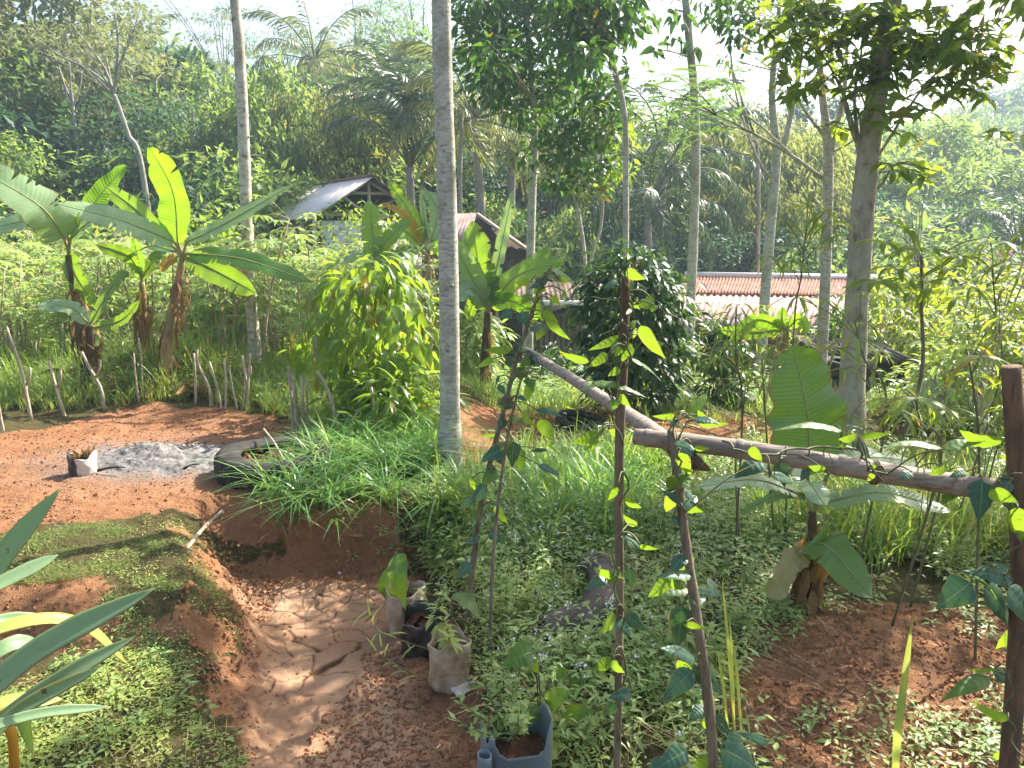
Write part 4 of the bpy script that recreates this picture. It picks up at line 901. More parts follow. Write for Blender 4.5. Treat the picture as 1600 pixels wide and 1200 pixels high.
mb = MB(); addtube(mb, np.array([at(0, 1110, 1.8), at(20, 1150, 1.8), at(24, 1230, 1.8)])-O, [.014, .012, .012], 8, noise=.1); mb.build('old_stalk', M['dryY'], t)
# ================================================================== BEAN VINES
LN_ = {'l': np.array([-.5, -1, -.25]), 'd': np.array([-.1, -.72, .72]), 'f': np.array([0, -.25, 1.]), 'w': np.array([.5, -.3, .9])}
VINES = [
 ('bean vine climbing the upper bean poles beside the tall pale trunk', 4.1, [(735, 870), (762, 740), (790, 640), (812, 550), (835, 480), (850, 430)], [
  (828,440,803,442,11,'l'),(855,437,826,452,15,'d'),(853,428,868,438,8,'l'),(862,420,904,454,17,'w'),(850,445,832,460,15,'l'),(845,463,826,470,9,'l'),(862,462,876,477,13,'l'),(880,455,886,468,8,'l'),(861,470,862,484,6,'l'),
  (853,495,892,532,15,'l'),(852,502,876,527,10,'w'),(850,508,838,532,16,'l'),(815,487,822,510,20,'d'),(800,487,780,498,18,'d'),(845,655,867,692,26,'l'),(838,640,882,652,10,'d'),(815,645,838,668,12,'l'),(800,645,792,660,14,'l'),
  (855,703,824,706,6,'d'),(843,727,877,744,12,'d'),(803,690,800,732,24,'d'),(790,700,750,722,26,'d'),(778,680,746,678,10,'l'),(800,545,755,547,14,'l'),(788,640,796,612,22,'d'),(775,735,752,760,20,'l'),(812,700,816,740,20,'l'),(770,560,745,575,10,'l'),(828,560,812,575,12,'l'),(850,480,870,500,9,'d'),
  (760,760,735,790,24,'d'),(775,790,795,820,22,'l'),(750,840,725,850,18,'d'),(830,600,822,628,16,'l'),(765,830,790,850,18,'d'),(735,880,715,905,22,'d')]),
 ('bean vine twining round the tall thin fence pole', 2.45, [(962, 1200), (975, 1000), (960, 880), (978, 760), (962, 640), (985, 540), (972, 480), (985, 420)], [
  (972,526,918,548,13,'l'),(1000,509,1041,562,22,'l'),(965,533,962,577,19,'d'),(920,566,872,548,14,'l'),(950,553,918,574,15,'l'),(985,560,1034,596,10,'f'),(1022,470,995,478,18,'l'),(1022,476,1018,488,12,'l'),(925,598,1012,622,13,'f'),(968,575,950,588,12,'l'),
  (938,678,892,692,22,'l'),(932,684,916,704,14,'l'),(975,680,950,672,18,'l'),(985,510,996,500,12,'l'),(1000,850,970,838,22,'d'),(1000,852,1030,858,12,'l'),(957,900,926,886,16,'l'),(995,822,972,803,14,'l'),(965,900,990,905,8,'l'),(955,1030,926,1048,24,'l'),(955,1034,977,1052,22,'l'),(940,600,900,615,8,'f'),(965,760,948,790,10,'l'),(900,640,880,630,8,'l'),(1015,545,1040,535,12,'l'),(962,1100,940,1120,20,'d')]),
 ('bean vine climbing the leaning brown pole, dark leaves on it', 2.3, [(1130, 1200), (1105, 1080), (1090, 960), (1070, 840), (1062, 740), (1050, 660)], [
  (1076,650,1106,612,30,'l'),(1055,650,1018,650,10,'l'),(1045,655,1070,670,16,'d'),(1085,655,1126,663,16,'d'),(1090,660,1140,662,14,'l'),(1195,718,1146,748,30,'d'),(1085,786,1033,768,34,'d'),(1080,900,1024,902,18,'d'),(1048,903,1012,934,22,'l'),
  (1066,948,1058,1016,40,'d'),(1086,1030,1030,1012,26,'d'),(1086,1044,1131,1087,30,'d'),(1082,1048,1033,1098,36,'d'),(1112,1122,1142,1146,30,'d'),(1074,1172,1022,1204,36,'d'),(1126,1168,1186,1205,52,'d'),(1200,1162,1150,1144,14,'d'),(1084,924,1126,933,16,'d'),(1080,924,1016,934,14,'f'),
  (1072,1035,1062,1050,26,'l'),(1045,905,1072,920,22,'l'),(1055,690,1085,705,14,'d'),(1055,770,1040,800,20,'l'),(1100,1105,1075,1128,22,'d'),(1040,1190,1010,1215,30,'d'),(1085,700,1110,700,10,'l'),(1100,655,1090,640,12,'l')]),
 ('bean vine trailing along the thick bamboo rail', 2.22, [(1130, 690), (1180, 712), (1260, 700), (1340, 705), (1366, 738), (1430, 735), (1500, 752), (1540, 748)], [
  (1315,673,1212,672,14,'f'),(1340,682,1309,686,18,'l'),(1345,682,1394,676,13,'l'),(1470,700,1368,700,14,'f'),(1475,702,1540,690,18,'f'),(1562,694,1498,672,32,'l'),(1534,750,1528,816,40,'d'),(1290,735,1262,728,14,'l'),(1365,735,1362,722,12,'l'),(1262,735,1250,752,14,'d'),(1205,742,1245,758,16,'d')]),
 ('bean vine on the thick dark post at the right edge', 2.08, [(1600, 1200), (1575, 1100), (1600, 980), (1570, 900), (1596, 820), (1560, 760), (1590, 740)], [
  (1516,911,1462,952,48,'d'),(1582,908,1502,892,28,'d'),(1538,918,1582,988,44,'d'),(1575,918,1612,984,42,'d'),(1546,1057,1468,1096,20,'f'),(1550,1048,1612,1088,20,'d'),(1575,1126,1518,1094,24,'l'),(1575,1180,1550,1184,22,'l'),(1556,1046,1506,1044,9,'l'),(1555,755,1612,776,20,'d'),(1568,770,1604,818,30,'d'),(1580,720,1562,712,14,'l'),(1520,900,1560,940,14,'f')])]
for k, (lab, Y, st, lv_) in enumerate(VINES):
    P = [at(x, y, Y+.06*math.sin(i*2.1+k)) for i, (x, y) in enumerate(st)]; t = thing('bean_vine', lab, 'bean vine', None, P[0]); O = P[0]
    mb = MB(); Q = spline(P, 60)-O; Q = Q+.012*np.stack([np.sin(np.arange(60)*1.3), np.cos(np.arange(60)*1.3), 0*np.arange(60)], -1); addtube(mb, Q, .0035*(Y/2.4)**.6, 5)
    r_ = np.random.default_rng(40+k)
    for q in range(5):   # tendrils
        c = Q[int(r_.integers(8, 55))]; d = nrm(r_.normal(0, 1, 3)); u = nrm(np.cross(d, [0, 0, 1.])); th = np.linspace(0, 9, 26)
        addtube(mb, c+np.outer(th*.012, d)+np.outer(.012*np.sin(th)*th/9, u), .0016, 4)
    mb.build('stem', M['twig'], t)
    for q in range((36, 20, 22, 14, 12)[k]):
        i = r_.uniform(.3 if k == 0 else .1, len(st)-1.01); a_, b_ = st[int(i)], st[int(i)+1]; f = i-int(i); x = a_[0]*(1-f)+b_[0]*f; y = a_[1]*(1-f)+b_[1]*f; sz = (15, 22, 26, 24, 30)[k]*r_.uniform(.35, 1.35); an = r_.uniform(0, 6.28)
        bx, by = x+r_.normal(0, 14), y+r_.normal(0, 12); lv_ = lv_+[(bx, by, bx+sz*1.5*math.cos(an), by+sz*(.3+abs(math.sin(an))), sz*.8, 'ldldf'[int(r_.integers(0, 5))])]
    for j, (bx, by, tx, ty, w, c) in enumerate(lv_):
        y0 = Y+r_.normal(0, .06); b = at(bx, by, y0); tp = at(tx, ty, y0+r_.normal(0, .04)); nh = LN_[c]+r_.normal(0, .12, 3); L = np.linalg.norm(tp-b)
        mid = (b+tp)/2+nrm(nh)*L*.09; W = max(w/F_PX*y0*(1.15 if c != 'f' else 1.6), .012)
        V, F, Lc = blade(np.array([b, mid, tp])-O, W, nh, 'ovate', 12, 3, .22, .05, j+k*50, .25); mb = MB(); mb.add(V, F, 0, Lc); mb.n
        i0 = int(np.argmin(np.linalg.norm(Q-(b-O), axis=1))); a = Q[i0]; mp = (a+b-O)/2+[0, 0, .02]
        addtube(mb, spline([a, mp, b-O], 7), .0026*(Y/2.4)**.5, 5, 1); mb.build('leaf', [M['beanShade' if c in 'd' else 'bean'], M['twig']], t)
# other young leaves at the bottom centre
for k, (lab, Y, spec) in enumerate([
 ('young bean seedling with pale leaves above the cut jerrycan', 3.05, [(835,1018,785,1040,44,'d'),(835,1022,842,1052,26,'l'),(855,1100,895,1080,34,'d'),(840,1105,812,1150,26,'d'),(880,1120,930,1110,30,'d')]),
 ('young bean seedling with a yellow leaf among the weeds left of the thin pole', 3.4, [(905,1050,898,1085,26,'l'),(930,1060,912,1075,22,'l'),(885,1060,860,1040,22,'d'),(915,1110,905,1150,36,'d'),(925,1105,960,1120,26,'d')])]):
    gx = at(spec[0][0]+8, 1150, Y); gx = on(gx[0], gx[1]); t = thing('bean_seedling', lab, 'bean seedling', None, gx); top = at(spec[0][0]+5, spec[0][1]+10, Y)-gx
    mb = MB(); addtube(mb, spline([[0, 0, -.02], top*.5+[.01, 0, 0], top], 8), .0035, 5); mb.build('stem', M['twig'], t)
    for j, (bx, by, tx, ty, w, c) in enumerate(spec):
        b = at(bx, by, Y)-gx; tp = at(tx, ty, Y-.05)-gx; V, F, Lc = blade([b, (b+tp)/2+nrm(LN_[c])*.02, tp], w/F_PX*Y*1.1, LN_[c], 'ovate', 10, 2, .2, .06, j); mb = MB(); mb.add(V, F, 0, Lc)
        addtube(mb, [top*(.6+.08*j), b], .002, 5, 1); mb.build('leaf', [M['bean'], M['twig']], t)
# ================================================================== CASSAVA
def palm_leaf(mb, c, d, r_, n=7, L=.16, tmpl=T_PALM, m=0, spread=2.3, up=None):
    """leaflets radiate from c; d = outward direction of the petiole"""
    d = nrm(np.array(d)*[1, 1, .3]); up = nrm(np.array([0, 0, 1.])+d*.3) if up is None else up; s = nrm(np.cross(up, d)); a = np.linspace(-spread, spread, n)+r_.normal(0, .08, n)
    D = np.cos(a)[:, None]*d+np.sin(a)[:, None]*s+up*.12; scatter(mb, tmpl, np.repeat(c[None], n, 0), D, np.repeat(up[None], n, 0)+.1*r_.normal(0, 1, (n, 3)), L*(1-.22*np.abs(a)/spread)*(.9+.2*r_.random(n)), m)
def cassava(seed, h=1.3, stems=2, nl=26, L=.17, n=6, tmpl=T_PALM, pet=.22, fill=.55):
    r_ = np.random.default_rng(seed); st = MB(); lf = MB()
    for s in range(stems):
        a = r_.random()*2*PI; tip = np.array([math.cos(a)*.18*r_.random()*2, math.sin(a)*.18*r_.random()*2, h*(.8+.3*r_.random())]); P = spline([[.03*s, 0, -.1], tip*.5+[.04*r_.normal(), .04*r_.normal(), 0], tip], 10); addtube(st, P, np.linspace(.014, .007, 10), 6)
        for k in range(nl//stems):
            u = 1-fill*r_.random()**1.6; c = np.array([np.interp(u, np.linspace(0, 1, 10), P[:, q]) for q in range(3)]); a = k*2.4+r_.random()*.6; el = .7*(u-.55)+.15*r_.normal(); pl = pet*(.7+.6*r_.random())
            d = np.array([math.cos(a), math.sin(a), el]); e = c+d*pl+[0, 0, -.03*pl]; addtube(st, [c, (c+e)/2+[0, 0, .03], e], .0028, 4); palm_leaf(lf, e, d, r_, n, L*(.75+.5*r_.random()), tmpl)
    return [('stem', st.mesh('stem', M['stick'])), ('foliage', lf.mesh('foliage', M['cassava']))]
CV = [cassava(1), cassava(2, 1.5, 3, 40), cassava(3, 1.1, 2, 24, .19), cassava(4, 1.35, 3, 36)]
cnt = 0
def cass_zone(poly, dens, lab, scl=1, variants=CV):
    global cnt
    P = sample(poly, dens*6); keep = []
    for p in P:
        if all((p[0]-q[0])**2+(p[1]-q[1])**2 > 1/dens*.55 for q in keep): keep.append(p)
    keep = [p for p in keep if not (lab.find('thicket') > 0 and p[1] < 11 and 1285 < 800+F_PX*p[0]/(p[1]*CP+.45) < 1480)]
    for p in keep:
        cnt += 1; spawn(variants[cnt % 4], 'cassava_plant', lab, 'cassava plant', lab.replace('cassava plant', 'cassava plants'), p, rng.random()*6.3, scl*(.85+.3*rng.random()))
cass_zone([(-8.0, 10.8), (-3.6, 10.8), (-4.5, 14.8), (-10.5, 14.8)], 1.8, 'cassava plant in the sunny field behind the banana clump', 1.3)
cass_zone([(-3.6, 9.7), (-1.5, 9.7), (-1.3, 14.0), (-4.6, 14.0)], 1.9, 'cassava plant between the pale left trunk and the yellow green shrub', 1.25)
cass_zone([(-12, 15.2), (-3.0, 15.2), (-3.2, 18.8), (-13, 18.8)], 1.1, 'cassava plant at the far end of the field below the timber hut', 1.6)
_cm = M['cassava']; M['cassava'] = M['narrow']; NV = [cassava(11, 1.4, 2, 22, .27, 7, T_THIN, .3), cassava(12, 1.6, 2, 26, .26, 7, T_THIN, .3), cassava(13, 1.2, 2, 20, .25, 7, T_LANCE, .28), cassava(14, 1.5, 3, 30, .2, 6, T_PALM, .25)]; M['cassava'] = _cm
cass_zone([(2.7, 7.0), (5.2, 6.6), (7.5, 8.6), (8.0, 12.0), (4.6, 12.0), (4.6, 9.0)], 1.15, 'cassava plant in the thicket right of the thick trunk', 1.15, NV)
cass_zone([(2.2, 9.3), (3.4, 9.3), (3.4, 12), (2.2, 12)], .4, 'cassava plant between the dark bush and the thick trunk', .85, NV)
# tall narrow leaved cassava on the right, placed one by one: top (px,py), Y, whorls
NARROW = [
 ('tall narrow leaved plant right of the forked trunk, top whorl against the forest', 5.6, [(1225, 700), (1240, 520), (1252, 430), (1262, 330)], [(1262,322,34),(1225,345,26),(1290,350,26),(1250,390,26),(1235,410,26),(1200,400,26)]),
 ('narrow leaved plant standing before the pinkish zinc roof', 5.0, [(1160, 760), (1160, 640), (1150, 560), (1150, 480)], [(1152,478,26),(1120,500,18),(1130,560,24),(1175,520,26),(1165,600,24),(1120,560,20)]),
 ('narrow leaved plant leaning in front of the thick trunk', 4.6, [(1400, 760), (1385, 640), (1350, 560), (1335, 500)], [(1336,530,34),(1290,470,28),(1360,575,26),(1310,545,26),(1345,460,24),(1330,650,18)]),
 ('narrow leaved plant with long arching leaflets above the bamboo rail', 3.9, [(1500, 800), (1470, 720), (1440, 660), (1430, 625)], [(1432,622,38),(1400,640,26),(1460,650,30),(1480,640,26),(1450,690,30),(1480,720,20)]),
 ('narrow leaved plant left of the thick dark post with glowing leaflets', 3.7, [(1540, 860), (1530, 720), (1520, 600), (1510, 545)], [(1510,543,40),(1525,588,34),(1560,500,26),(1575,600,24),(1590,640,24),(1545,660,24)]),
 ('dark stemmed cassava behind the narrow leaved plants, forked stem', 6.6, [(1432, 690), (1437, 600), (1440, 480), (1440, 400)], [(1440,392,32),(1400,420,24),(1480,420,26),(1370,440,24),(1500,400,26),(1455,450,24),(1420,360,20),(1385,380,24)]),
 ('tall narrow leaved plant near the right edge below the red roof', 5.2, [(1570, 720), (1560, 600), (1555, 480), (1550, 420)], [(1548,378,34),(1590,370,24),(1510,400,24),(1590,430,26),(1560,470,28),(1595,480,28),(1520,450,24)]),
 ('narrow leaved plant behind the big upright banana leaf', 5.4, [(1190, 800), (1195, 640), (1190, 560)], [(1190,560,22),(1175,590,22),(1210,540,22)]),
 ('low narrow leaved plant under the rail right of the front banana leaf', 4.3, [(1480, 850), (1470, 760), (1465, 700)], [(1465,640,30),(1420,700,24),(1500,690,26)])]
for k, (lab, Y, st, wh) in enumerate(NARROW):
    r_ = np.random.default_rng(70+k); P = [at(x, y, Y) for x, y in st]; P[0][0] += r_.normal(0, .2); P[0][1] += r_.normal(0, .2); P[0][2] = float(H(P[0][0], P[0][1]))-.05; O = P[0]; t = thing('tall_cassava', lab, 'cassava plant', None, O)
    mb = MB(); Q = spline(P, 20)-O; addtube(mb, Q, np.linspace(.008, .004, 20)*(1.0 if k != 5 else 2.6), 7)
    for (x, y, s) in wh+[(x+r_.normal(0, 30), y+r_.normal(20, 26), s*.85) for x, y, s in wh[:4]]:
        e = at(x, y, Y+r_.normal(0, .22))-O; i0 = min(int(np.argmin(np.linalg.norm(Q-e, axis=1)))+0, 19); j0 = max(i0-3, 0); a = Q[j0]; addtube(mb, spline([a, (a+e)/2+[0, 0, .03], e], 7), .0028, 5)
        d = e-a; lf = MB(); palm_leaf(lf, e, d, r_, int(r_.integers(6, 9)), s/F_PX*Y*2.5, T_THIN if k not in (5,) else T_PALM, 0, 2.5); lf.build('leaf', M['narrow'], t)
    mb.build('stem', M['twig'] if k != 5 else M['poleD'], t)
# ================================================================== SHRUBS
def bushy(seed, R, Hh, nb, nleaf, ls, T, mat, stemmat='barkB', z0=.3, droop=.3, trunk=.03, lobes=16, prof=1.0, uneven=.3):
    """bush or crown mesh: limbs and leaf clumps; origin at the foot"""
    r_ = np.random.default_rng(seed); st = MB(); lf = MB(); top = np.array([0, 0, Hh*.85])
    tr = spline([[0, 0, -.1], [r_.normal()*.04*R, r_.normal()*.04*R, Hh*.45], top], 9); addtube(st, tr, np.linspace(trunk, trunk*.3, 9), 8, noise=.08, seed=seed)
    for k in range(lobes):
        u = (k+.5)/lobes; z = Hh*(z0+(1-z0)*u); rr = R*math.sqrt(max(.05, 1-((u*2-.9)**2)*.85))*(.55+.45*r_.random())*prof; a = k*2.399+r_.random(); c = np.array([rr*math.cos(a), rr*math.sin(a), z])
        b = np.array([np.interp(max(.15, u*.8), np.linspace(0, 1, 9), tr[:, q]) for q in range(3)]); addtube(st, spline([b, (b+c)/2+[0, 0, .05*R], c], 6), np.linspace(trunk*.4, trunk*.12, 6), 5)
        cr = R*(.32+uneven*r_.random()*.8); n = nleaf//lobes; w = r_.random(n)**.4; o = rdir(n)*w[:, None]*cr*np.array([1, 1, .8]); keep = o+c*[1, 1, 0]*.0; P = c+o
        D = nrm(nrm(o)*.7+nrm(c*[1, 1, .0])*.5+rdir(n)*.5+np.array([0, 0, -droop])); scatter(lf, T, P, D, nrm(np.array([0, 0, 1.])+.55*rdir(n)+.3*nrm(o)), ls*(.6+.7*r_.random(n)))
    return [('trunk', st.mesh('trunk', M[stemmat], True)), ('crown', lf.mesh('crown', M[mat]))]
g = on(at(588, 600, 8.0)[0], 8.0); spawn(bushy(21, .72, 1.6, 0, 700, .25, T_DROOP, 'shrubY', 'pstem', .15, .6, .028, 40, .95, .12), 'young_fruit_tree', 'yellow green shrub with long drooping leaves and orange stem left of the tall trunk', 'shrub', None, g)
g = on(at(985, 600, 9.6)[0], 9.6); spawn(bushy(22, .70, 1.95, 0, 3300, .15, T_NEAR, 'bushD', 'barkB', .12, .5, .035, 44), 'dark_bush', 'dense dark glossy bush behind the tall thin fence pole', 'bush', None, g)
g = on(at(1120, 640, 10.5)[0], 10.3); spawn(bushy(23, .4, 1.1, 0, 900, .13, T_NEAR, 'bushD', 'barkB', .1, .4, .02, 16), 'dark_bush', 'smaller dark bush touching the right side of the big dark bush', 'bush', None, g)
SH = [(320, 400, 17, 1.0, 2.7, 'shrubY', .22, 'yellow green broad leaved shrub left of the hut behind the banana leaves'), (430, 470, 15.5, .9, 1.9, 'cassava', .2, 'light green shrub in front of the hut wall'),
 (440, 400, 18, .9, 2.2, 'cassava', .2, 'pale leafy shrub hiding the plank wall of the hut'), (610, 400, 18.5, 1.1, 3.2, 'narrow', .18, 'backlit shrub between the gable bush and the dying banana leaf'), (545, 395, 19.5, 1.2, 3.35, 'crown9', .16, 'round olive bush growing against the hut gable'), (495, 395, 17, .8, 1.9, 'cassava', .2, 'low light shrub below the hut left eave'),
 (860, 520, 15, .8, .9, 'bushD', .16, 'low dark green shrub in front of the long plank building'), (820, 400, 24, 1.6, 2.6, 'feather', .2, 'feathery green bush right of the small house roof'),
 (1000, 420, 20, 1.0, 3.0, 'forest3', .2, 'bright green shrub behind the tall thin fence pole'), (1320, 500, 14, .8, 1.6, 'bushD', .18, 'dark green bush over the end of the zinc lean-to'),
 (1400, 480, 15, 1.3, 2.2, 'narrow', .24, 'backlit leafy shrub right of the thick trunk'), (1500, 470, 14, 1.4, 2.3, 'narrow', .22, 'tall backlit yellow green shrub beyond the open shed'), (1580, 560, 10, .7, 1.5, 'cassava', .18, 'light green shrub at the right edge behind the dark post'),
 (1105, 560, 13, .6, 1.0, 'herbY', .12, 'pale fluffy weed shrub with sunlit tips left of the zinc lean-to'), (1480, 600, 9, .6, .8, 'cassava', .15, 'leafy shrub in front of the tarp covered heap'), (70, 300, 24, 2.6, 3.6, 'forest3', .3, 'big feathery yellow green shrub at the left edge behind the bananas'),
 (175, 300, 23, 2.0, 3.0, 'feather', .26, 'feathery shrub glowing behind the upright banana leaves'), (610, 640, 7.3, .45, .55, 'shrubY', .22, 'low leafy shoot under the yellow green shrub'), (730, 560, 12, .6, 1.0, 'cassava', .2, 'leafy shrub at the foot of the dark stemmed banana'), (1540, 480, 17, 1.2, 1.7, 'forest3', .2, 'pale green shrub below the red roof')]
for k, (px, py, Y, R, Hh, mt, ls, lab) in enumerate(SH):
    x = at(px, py, Y)[0]; g = on(x, Y); spawn(bushy(100+k, R, Hh, 0, int(650+700*min(R, 2)*(Y > 9)), ls, T_LANCE if Y < 16 else T_MID, mt, 'barkB', .1, .3, .02+.015*R, 20), 'shrub', lab, 'shrub', None, g)
# ================================================================== NEAR AND MIDDLE TREES
def pos(c, Y): return np.array([at(x, y, Y+dy) for x, y, dy in [(q+(0,))[:3] for q in c]])
def tree(name, label, Y, trunk, rpx, limbs, clumps, mat, bark, leaf, T, dens=1.0, flat=.75, droop=.3, seed=0, group=None, knots=0, cat='tree', nz=.05, k=12, up=.5):
    """trunk/limbs/clumps in photo pixels at depth Y (+ optional dy). clumps: (px,py,r_px[,dy])"""
    r_ = np.random.default_rng(seed); P = pos(trunk, Y); P[0][2] = float(H(P[0][0], P[0][1]))-.1; O = P[0].copy(); t = thing(name, label, cat, group, O)
    n = 36; Q = spline(P, n)-O; R = np.interp(np.linspace(0, 1, n), np.linspace(0, 1, len(rpx)), rpx)/F_PX*Y; mb = MB(); addtube(mb, Q, R, k, noise=nz, seed=seed)
    for q in range(knots):
        i = int(r_.integers(2, n-3)); a = r_.random()*2*PI; c = Q[i]+R[i]*.8*np.array([math.cos(a), math.sin(a), 0]); addtube(mb, [c, c+.035*np.array([math.cos(a), math.sin(a), .5])], [R[i]*.28, R[i]*.1], 6)
    for L in limbs:
        w, pp = L; LP = pos(pp, Y)-O; m = 10; addtube(mb, spline(LP, m), np.linspace(w, max(w*.35, 1), m)/F_PX*Y/1, 8, noise=nz)
    mb.build('trunk', M[bark], t); lf = MB(); tw = MB()
    for c in clumps:
        x, y, r = c[:3]; dy = c[3] if len(c) > 3 else r_.normal(0, .4); C = at(x, y, Y+dy)-O; rr = r/F_PX*Y; nl = max(6, int(dens*26*(rr/leaf)**1.7*.5)); o = rdir(nl)*(r_.random(nl)**.42)[:, None]*rr*np.array([1, 1, flat])
        D = nrm(nrm(o)*.8+rdir(nl)*.6+np.array([0, 0, -droop])); scatter(lf, T, C+o, D, nrm(np.array([0, 0, 1.])*up+.5*rdir(nl)+.25*nrm(o)), leaf*(.6+.7*r_.random(nl)))
        i0 = int(np.argmin(np.linalg.norm(Q-(C-[0, 0, rr*.5]), axis=1)))
        for q in range(3): e = C+rdir(1)[0]*rr*.6; addtube(tw, spline([Q[i0], (Q[i0]+C)/2+[0, 0, .1*rr], e], 6), np.linspace(max(.006, R[i0]*.25), .003, 6), 5)
    if clumps: lf.build('crown', M[mat], t); tw.build('limbs', M[bark], t)
    return t, O
def cl(cx, cy, rx, ry, n, r, seed, dyr=.6, gap=0):
    r_ = np.random.default_rng(seed); out = []
    while len(out) < n:
        a, b = r_.uniform(-1, 1, 2)
        if a*a+b*b < 1 and a*a+b*b > gap: out.append((cx+a*rx, cy+b*ry, r*(.6+.8*r_.random()), r_.normal(0, dyr)))
    return out
tree('slender_tree', 'slim pale trunk left of centre with ringed bark, crown above the photo', 10.2, [(398, 592), (396, 520), (388, 420), (382, 250), (374, 80), (362, -60), (350, -300), (345, -560)], [15, 9.7, 9, 8.5, 8, 7, 5, 2], [], cl(345, -430, 260, 170, 22, 60, 1), 'feather', 'barkG2', .13, T_FARN, .55, .4, seed=1, knots=26)
tree('slender_tree', 'tall pale grey trunk in the centre of the photo, bare up to the top edge', 6.4, [(702, 762), (703, 640), (702, 500), (698, 300), (692, 130), (689, -20), (684, -300), (680, -620), (680, -900)], [25, 16, 15.5, 15, 14.5, 14, 12, 8, 3], [], cl(680, -760, 380, 230, 20, 90, 2), 'feather', 'barkG', .13, T_FARN, .5, .4, seed=2, knots=4, nz=.035, k=20)
tree('broadleaf_tree', 'tree with thick dark dense crown right of the central trunk', 16, [(826, 475), (829, 400), (832, 300), (835, 210), (826, 60), (815, -80)], [7, 6.5, 6, 5.5, 4, 2], [], cl(840, 45, 120, 130, 36, 44, 3, .9)+[(765, 30, 40), (752, 65, 34), (800, 150, 36), (870, 100, 40), (790, 0, 50), (760, -40, 60), (850, -60, 70), (810, 175, 24), (770, 110, 34)], 'gloss', 'barkG', .23, T_MID, 1.5, .8, .35, 3)
tree('broadleaf_tree', 'tree with drooping dark crown and thin pole trunk touching the sky gap', 12.5, [(985, 610), (978, 440), (978, 300), (976, 180), (957, 100), (930, 0), (915, -90)], [5.5, 5, 4.5, 4.2, 4, 3, 1.5], [], cl(925, 20, 58, 75, 20, 34, 4, .5)+[(960, 80, 14), (985, 110, 12), (905, 80, 26), (880, 20, 34), (945, 60, 24)], 'gloss', 'barkG', .18, T_NEAR, 1.7, .9, .6, 4)
tree('young_tree', 'rounded bright green crown on a thin curved stem under the dark crowns', 14.5, [(918, 470), (915, 430), (905, 340), (893, 285), (890, 220), (900, 150)], [3.2, 3, 2.8, 2.6, 2, 1], [], cl(895, 205, 82, 88, 26, 30, 5, .5), 'gloss', 'barkG', .18, T_NEAR, 1.3, .7, .3, 5)
tree('young_tree', 'thin stemmed tree with lighter leaves leaning right of the rounded crown', 14.2, [(917, 480), (922, 420), (938, 360), (942, 300), (940, 240), (950, 170)], [3, 2.8, 2.4, 2.2, 1.6, 1], [], cl(950, 215, 40, 90, 18, 22, 6, .4)+[(935, 300, 22), (905, 290, 22)], 'shrubY', 'barkG', .15, T_NEAR, .7, .8, .4, 6)
tree('slender_tree', 'straight tall trunk with sunlit right edge before the dark palms', 15.5, [(1080, 480), (1083, 380), (1087, 260), (1085, 150), (1076, 50), (1066, -60), (1060, -200)], [8, 7.5, 7, 6.5, 6, 5, 2], [], [(1040, 15, 22), (1050, 60, 14), (1025, 75, 10), (1100, 20, 22), (1068, 30, 20), (1090, 70, 16), (1095, -60, 90), (1000, -90, 60)], 'gloss', 'barkG', .3, T_NEAR, .6, .8, .8, 7)
tree('forked_tree', 'pale trunk forking high up left of the twin grey trunk', 13.5, [(1192, 500), (1200, 400), (1210, 290), (1213, 230), (1206, 150), (1213, 60), (1222, -40)], [8.5, 8, 7.5, 6.5, 5, 4, 2], [(5, [(1222, 235), (1238, 170), (1250, 100), (1256, 20), (1262, -60)]), (1.8, [(1205, 280), (1180, 240), (1150, 150), (1140, 60), (1135, -10)])], cl(1180, 15, 75, 55, 22, 22, 8, .5)+[(1145, 40, 26), (1135, 95, 14), (1160, 80, 16), (1110, 30, 20), (1215, -60, 60)], 'gloss', 'barkG', .17, T_NEAR, .8, .7, .4, 8)
tree('forked_tree', 'grey twin stemmed tree with a long branch reaching left', 9.6, [(1285, 575), (1288, 480), (1292, 360), (1294, 240), (1285, 150), (1280, 90), (1276, 20)], [9, 8.5, 8, 7, 5.5, 4.5, 2.5], [(5.5, [(1295, 250), (1305, 205), (1318, 150), (1322, 100), (1325, 40)]), (3, [(1288, 212), (1262, 180), (1240, 140), (1215, 90)]), (3, [(1284, 278), (1240, 245), (1180, 210), (1120, 180), (1060, 160, .3)]), (2, [(1296, 240), (1325, 225), (1338, 215)]), (2, [(1240, 245), (1180, 190), (1140, 170)])],
  [(1290, 60, 26), (1262, 40, 30), (1240, 20, 32), (1310, 40, 28), (1330, 70, 24), (1280, 0, 34), (1235, 55, 22), (1260, 80, 20), (1315, 85, 20), (1250, -60, 60), (1320, -50, 60), (1225, -10, 26)], 'crown9', 'barkG', .15, T_LANCE, .75, .6, .35, 9)
